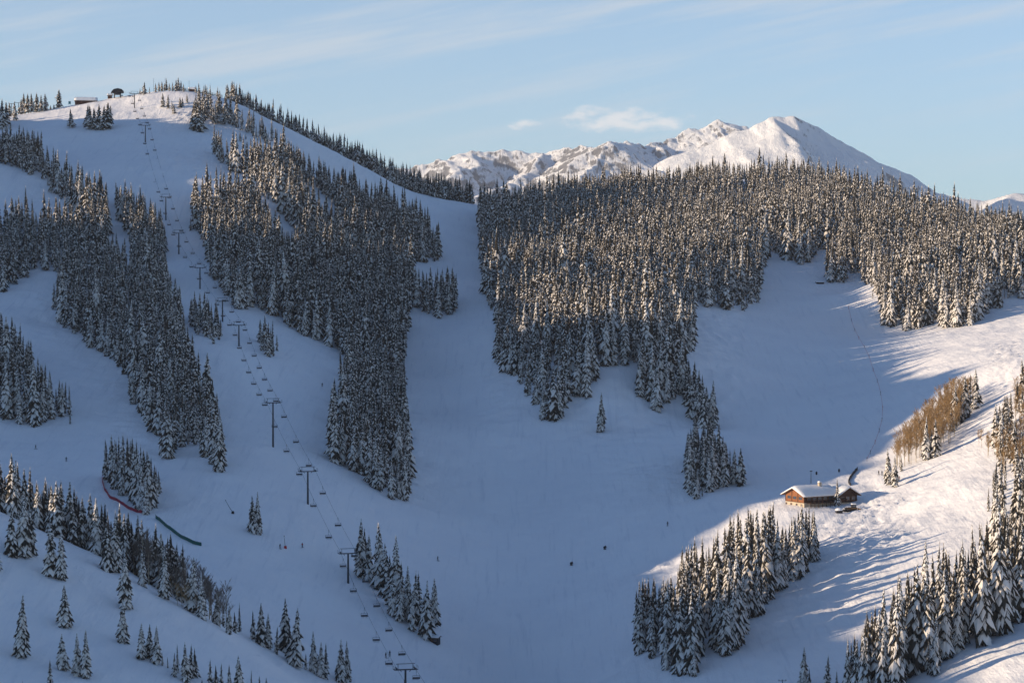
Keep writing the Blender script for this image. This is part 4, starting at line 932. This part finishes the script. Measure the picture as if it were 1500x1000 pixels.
def build_huts():
    hut('summit_cabin','long low brown cabin half buried by snow on the left summit','cabin',126,152,16,9,2.0,math.radians(12),M['brown'],.9,1.8,d=1718)
    hut('red_hut','tiny red-brown hut left of the round summit station','hut',161,140,3.2,3,2.4,.2,M['brown'],.4,.8)
    hut('dark_cabin','small dark cabin among the summit trees above the deck','cabin',281,131,4.2,4,3.2,.1,M['dark'],.3,1.2,d=1738)
    hut('pump_hut','small dark hut with snowy roof below the spruce stand','hut',637,945,2.9,2.6,1.9,math.radians(-18),M['dark'],.45,.35)
    hut('timber_shelter','low dark timber shelter left of the clump atop the lodge run','shelter',1201,418,4.6,2.4,1.0,.1,M['dark'],.3,.3,door=False)
    # long timber deck on the summit's right shoulder
    a=unproj(262,139,1733.);b_=unproj(326,146,1733.); a[2]=float(zground(a[0],a[1])[0]);b_[2]=float(zground(b_[0],b_[1])[0])
    L=float(np.hypot(b_[0]-a[0],b_[1]-a[1])); t=thing('timber_deck','long dark timber deck with railing right of the left summit','deck',tuple(a),math.atan2(b_[1]-a[1],b_[0]-a[0])); dz=b_[2]-a[2]
    b=MB()
    n=int(L/2.5)
    for k in range(n): b.box(((k+.5)*L/n,0,2.0+dz*(k+.5)/n),(L/n-.02,3.2,.35))
    b.build('platform',M['brown'],t)
    for k in range(0,n+1,2):
        b=MB(); b.box((k*L/n,-1.4,1.4+dz*k/n),(.3,.3,4.2)); b.build('post',M['woodtrim'],t)
    b=MB(); 
    for h in (2.75,3.25): b.tube([(0,-1.6,h),(L,-1.6,h+dz)],.09,n=5)
    b.build('railing',M['woodtrim'],t)
    q=unproj(102,150,1735.); q[2]=float(zground(q[0],q[1])[0])
    t=thing('trail_sign','blue trail sign on two posts at the left skyline','sign',tuple(q)); b=MB(); b.box((0,0,3.2),(1.8,.1,2.2)); b.build('board',M['blue'],t)
    for s in (-.7,.7):
        b=MB(); b.tube([(s,.08,-.3),(s,.08,4.2)],.06,n=6); b.build('post',M['steel'],t)
    for px,pb,h,l in ((225,134,10,'leftmost of three thin dark masts among the summit trees'),(242,131,10,'middle one of three thin dark masts among the summit trees'),(277,132,9,'rightmost of three thin dark masts among the summit trees')):
        q=gp(px,pb)
        if q is None: q=unproj(px,pb,1738.); q[2]=float(zground(q[0],q[1])[0])
        t=thing('radio_mast',l,'mast',tuple(q),0,'thin masts on the summit'); b=MB(); b.tube([(0,0,-.4),(0,0,h)],[.12,.05],n=6); b.build('pole',M['steel'],t); b=MB()
        for z in (.72,.84,.95): b.tube([(-.5,0,h*z),(.5,0,h*z)],.035,n=4)
        b.build('aerial',M['steel'],t)
    q=gp(1146,1006); H=12*(q@FWD)/F; t=thing('light_mast','dark mast with a crossbar of lamps at the bottom edge','mast',tuple(q))
    b=MB(); b.tube([(0,0,-.3),(0,0,H)],[.12,.09],n=7); b.build('pole',M['steel'],t); b=MB(); b.box((0,0,H),(2.2,.12,.12)); b.build('crossbar',M['steel'],t)
    for x in (-1,0,1):
        b=MB(); b.box((x,-.1,H+.2),(.32,.25,.3)); b.build('lamp_head',M['tin'],t)
# ---------------------------------------------------------------- fences, snow guns
def netting(name,label,line,h,mnet,mpost,step=3.,th=.05):
    P=[gp(x,y) for x,y in line]; P=[p for p in P if p is not None]; D=[]
    for a,b in zip(P[:-1],P[1:]):
        n=max(1,int(np.linalg.norm(b-a)/1.5)); D+=[a+(b-a)*k/n for k in range(n)]
    D.append(P[-1]); D=np.array(D); D[:,2]=zground(D[:,0],D[:,1]); o=D[0].copy(); t=thing(name,label,'fence',tuple(o)); D=D-o
    b=MB(); n=len(D); V=[]
    for i,p in enumerate(D):
        q=D[min(i+1,n-1)]-D[max(i-1,0)]; m=np.array([-q[1],q[0],0]); m/=np.linalg.norm(m)+1e-9
        sg=RNG.uniform(-.12,.05)
        V+=[p+m*th-np.array([0,0,.2]),p-m*th-np.array([0,0,.2]),p+m*th*.6+np.array([0,0,h+sg]),p-m*th*.6+np.array([0,0,h+sg])]
    Fc=[]
    for i in range(n-1):
        a=4*i; c=a+4; Fc+=[(a,c,c+2,a+2),(a+1,a+3,c+3,c+1),(a+2,c+2,c+3,a+3)]
    b.add(V,Fc); b.build('net',mnet,t)
    s=max(1,int(step/1.5))
    for i in range(0,n,s):
        b=MB(); b.tube([D[i]-np.array([0,0,.4]),D[i]+np.array([0,0,h+.18])],.06,n=6); b.build('post',mpost,t)
def snow_gun(label,px,py,tilt,L,pad=None,fan=False):
    q=gp(px,py); t=thing('snow_gun',label,'snow gun',tuple(q))
    if fan:
        t.scale=(.62,.62,.62)
        for k in range(3):
            a=2.094*k+.4; b=MB(); b.tube([(math.cos(a)*1.1,math.sin(a)*1.1,-.2),(0,0,1.2)],.09,n=6); b.build('leg',M['steel'],t)
        b=MB(); b.tube([(-.9,0,1.1),(-.4,0,1.3),(.5,0,1.6),(.9,0,1.75)],[.35,.62,.62,.7],n=14); b.build('drum',M['dark'],t)
        b=MB(); b.box((0,0,.35),(1.6,1.2,.6)); b.build('base',M['dark'],t)
        b=MB(); b.tube([(.4,0,1.2),(.5,0,L)],.05,n=5); b.build('mast',M['steel'],t); return
    b=MB(); b.box((0,0,.35),(1.0,.9,1.0),taper=.8); b.build('base',M['dark'] if pad is None else pad,t)
    b=MB(); b.tube([(0,0,.4),(tilt*L*.5,0,L*.5),(tilt*L,0,L)],[.11,.08,.06],n=6); b.build('lance',M['steel'],t)
    b=MB(); b.box((tilt*L,0,L+.1),(.3,.25,.35)); b.build('nozzle',M['tin'],t)
def build_small():
    netting('safety_fence','red netting fence curving round the left clump of spruces',[(150,697),(150,708),(153,720),(161,729),(172,733),(186,741),(200,748),(213,752)],1.15,M['rednet'],M['redcloth'])
    netting('safety_fence','green netting fence running down beside the near ridge aspens',[(228,757),(236,763),(246,770),(258,778),(270,785),(283,792),(295,797)],1.25,M['greennet'],M['greennet'],th=.08)
    netting('safety_fence','short bent black barrier on the piste behind the lodge',[(1256,689),(1251,695),(1246,701),(1243,707),(1246,711)],1.1,M['dark'],M['black'],th=.2)
    line=[(1243,449),(1247,468),(1252,484),(1258,497),(1266,509),(1273,522),(1279,538),(1285,556),(1290,576),(1293,598),(1292,617),(1288,632),(1282,648),(1275,664),(1270,676)]
    P=[gp(*p) for p in line]; o=P[0].copy(); t=thing('rope_fence','thin rope line on slim poles down the shaded lodge run','rope fence',tuple(o)); b=MB(); pts=[]
    for i,p in enumerate(P):
        k=p-o; c=MB(); c.tube([k-np.array([0,0,.3]),k+np.array([0,0,1.7])],.07,n=5); c.tube([k+np.array([0,0,1.3]),k+np.array([0,0,1.75])],.16,n=6); c.build('pole',M['redcloth'] if i%3==0 else M['dark'],t)
    for a,c in zip(P[:-1],P[1:]):
        for s in range(6):
            x=s/6; w=a+(c-a)*x; w=np.array([w[0],w[1],max(w[2],float(zground(w[0],w[1])[0]))])+np.array([0,0,1.2-.5*x*(1-x)]); pts.append(w-o)
    b.tube(pts,.05,n=4); b.build('rope',M['redcloth'],t)
    snow_gun('dark snow gun with a long tilted lance left of the lone pair',341,750,-.55,4.6)
    snow_gun('snow gun with red padding and upright lance below the lone pair',418,800,-.1,4.2,M['redcloth'])
    snow_gun('dark fan snow gun on tripod in the valley floor',837,823,0,4.5,fan=True)
    snow_gun('low dark fan snow gun on the slope right of the valley floor',886,800,0,2.0,fan=True)
    for px,py,l in ((1196,694,'left one of two padded posts on the run behind the lodge'),(1229,691,'right one of two padded posts on the run behind the lodge')):
        q=gp(px,py); t=thing('padded_post',l,'post',tuple(q),0,'padded posts behind the lodge'); b=MB(); b.tube([(0,0,-.2),(0,0,1.6)],.09,n=7); b.build('post',M['steel'],t); b=MB(); b.tube([(0,0,.15),(0,0,.3),(0,0,1.2),(0,0,1.35)],[.28,.38,.38,.28],n=10); b.build('pad',M['dark'],t)
# ---------------------------------------------------------------- people
def person_mesh(mj,mp,seed,stride=.12,lean=.10):
    """one continuous skinned figure, 1.76 m, knees and arms bent as a skier at rest"""
    r=random.Random(seed)
    J={'pel':(0,0,.96,.155),'wst':(0,-.02,1.10,.15),'chest':(0,-.02-lean*.5,1.32,.175),'neck':(0,-.03-lean*.8,1.50,.07),'head':(0,-.05-lean,1.64,.105),'crown':(0,-.04-lean,1.74,.08)}
    E=[('pel','wst'),('wst','chest'),('chest','neck'),('neck','head'),('head','crown')]
    for s,n in ((-1,'l'),(1,'r')):
        st=stride*s
        J.update({n+'hip':(.10*s,0,.90,.115),n+'kne':(.13*s,-.14-st*.4,.51,.085),n+'ank':(.14*s,.02-st,.11,.065),n+'toe':(.14*s,-.17-st,.055,.055),
                  n+'sho':(.19*s,-.03-lean*.5,1.42,.085),n+'elb':(.31*s,-.02-lean*.5,1.16,.062),n+'wri':(.27*s,-.27-lean*.5,1.05,.045),n+'han':(.26*s,-.35-lean*.5,1.05,.045)})
        E+=[('pel',n+'hip'),(n+'hip',n+'kne'),(n+'kne',n+'ank'),(n+'ank',n+'toe'),('chest',n+'sho'),(n+'sho',n+'elb'),(n+'elb',n+'wri'),(n+'wri',n+'han')]
    K=list(J); me=bpy.data.meshes.new('tmp'); me.from_pydata([J[k][:3] for k in K],[(K.index(a),K.index(b)) for a,b in E],[]); o=bpy.data.objects.new('tmp',me); COL.objects.link(o)
    sk=o.modifiers.new('s','SKIN'); 
    if not me.skin_vertices: 
        me.attributes  # layer is made with the modifier below
    bm=__import__('bmesh').new(); bm.from_mesh(me); ly=bm.verts.layers.skin.verify(); bm.verts.ensure_lookup_table()
    for i,k in enumerate(K): bm.verts[i][ly].radius=(J[k][3],J[k][3]*(.8 if k in('pel','wst','chest') else 1)); bm.verts[i][ly].use_root=(k=='pel')
    bm.to_mesh(me); bm.free(); o.modifiers.new('u','SUBSURF').levels=1
    dg=bpy.context.evaluated_depsgraph_get(); dg.update(); m2=bpy.data.meshes.new_from_object(o.evaluated_get(dg)); bpy.data.objects.remove(o); bpy.data.meshes.remove(me)
    m2.materials.clear()
    for q in (mj,mp,M['skin'],M['black']): m2.materials.append(q)
    for p in m2.polygons:
        z=p.center.z; p.material_index=3 if z<.20 else 1 if z<.93 else 0 if z<1.53 else 2; p.use_smooth=True
        if abs(p.center.x)>.2 and z<1.12 and z>.93 and p.center.y<-.2: p.material_index=3
    m2.name='person'; return m2
def build_people():
    who=[(97,675,'navy','dark','skier in dark clothes gliding across the left run, right of another',.4),(52,663,'dark','dark','skier in dark clothes far left on the left run',1.2),(472,564,'navy','dark','lone skier on the rolling run left of central forest',.2),(443,801,'redcloth','navy','skier standing right of the red padded snow gun',-.5),
         (571,967,'navy','dark','right one of two skiers near the lowest chairs',.1),(565,969,'dark','dark','left one of two skiers near the lowest chairs',.7),(641,817,'navy','navy','lone skier on the broad middle run by the spruce stand',.9),(978,767,'dark','navy','lone skier on the slope left of the lodge grove',-.3),
         (1287,697,'dark','dark','left one of two skiers waiting at the foot of the lodge run',.3),(1292,697,'navy','dark','right one of two skiers waiting at the foot of the lodge run',-.4),(1317,703,'redcloth','dark','skier in red beside the sunlit spruce pair',.5),(410,801,'dark','navy','skier bending left of the red padded snow gun',.8)]
    cache={}
    for n,(px,py,a,b_,lab,rz) in enumerate(who):
        q=gp(px,py); k=(a,b_)
        if k not in cache: cache[k]=person_mesh(M[a],M[b_],n)
        o=link('person',cache[k]); o.location=q; o.rotation_euler=(0,0,rz); tag(o,lab,'person')
        h=MB(); V=[];m=10
        for z,rr in ((1.62,.125),(1.70,.135),(1.77,.115),(1.82,.06)): V+=[(rr*math.cos(6.283*j/m),-.14+rr*1.1*math.sin(6.283*j/m),z) for j in range(m)]
        h.add(V,[(i*m+j,i*m+(j+1)%m,(i+1)*m+(j+1)%m,(i+1)*m+j) for i in range(3) for j in range(m)]+[tuple(range(30,40))]); h.build('helmet',M['black'],o,smooth=True)
        for s in (-1,1):
            h=MB(); h.tube([(.14*s,.75,.03),(.14*s,-.75,.03),(.14*s,-.98,.12)],.05,n=4); h.build('ski',M['dark'],o)
            h=MB(); h.tube([(.27*s,-.42,1.12),(.36*s,-.05,.0)],.015,n=4); h.build('ski_pole',M['steel'],o)
build_light(); build_terrain(); build_mountains(); build_haze(); build_trees(); build_aspens()
build_lift(); build_lodge(); build_huts(); build_small(); build_people()
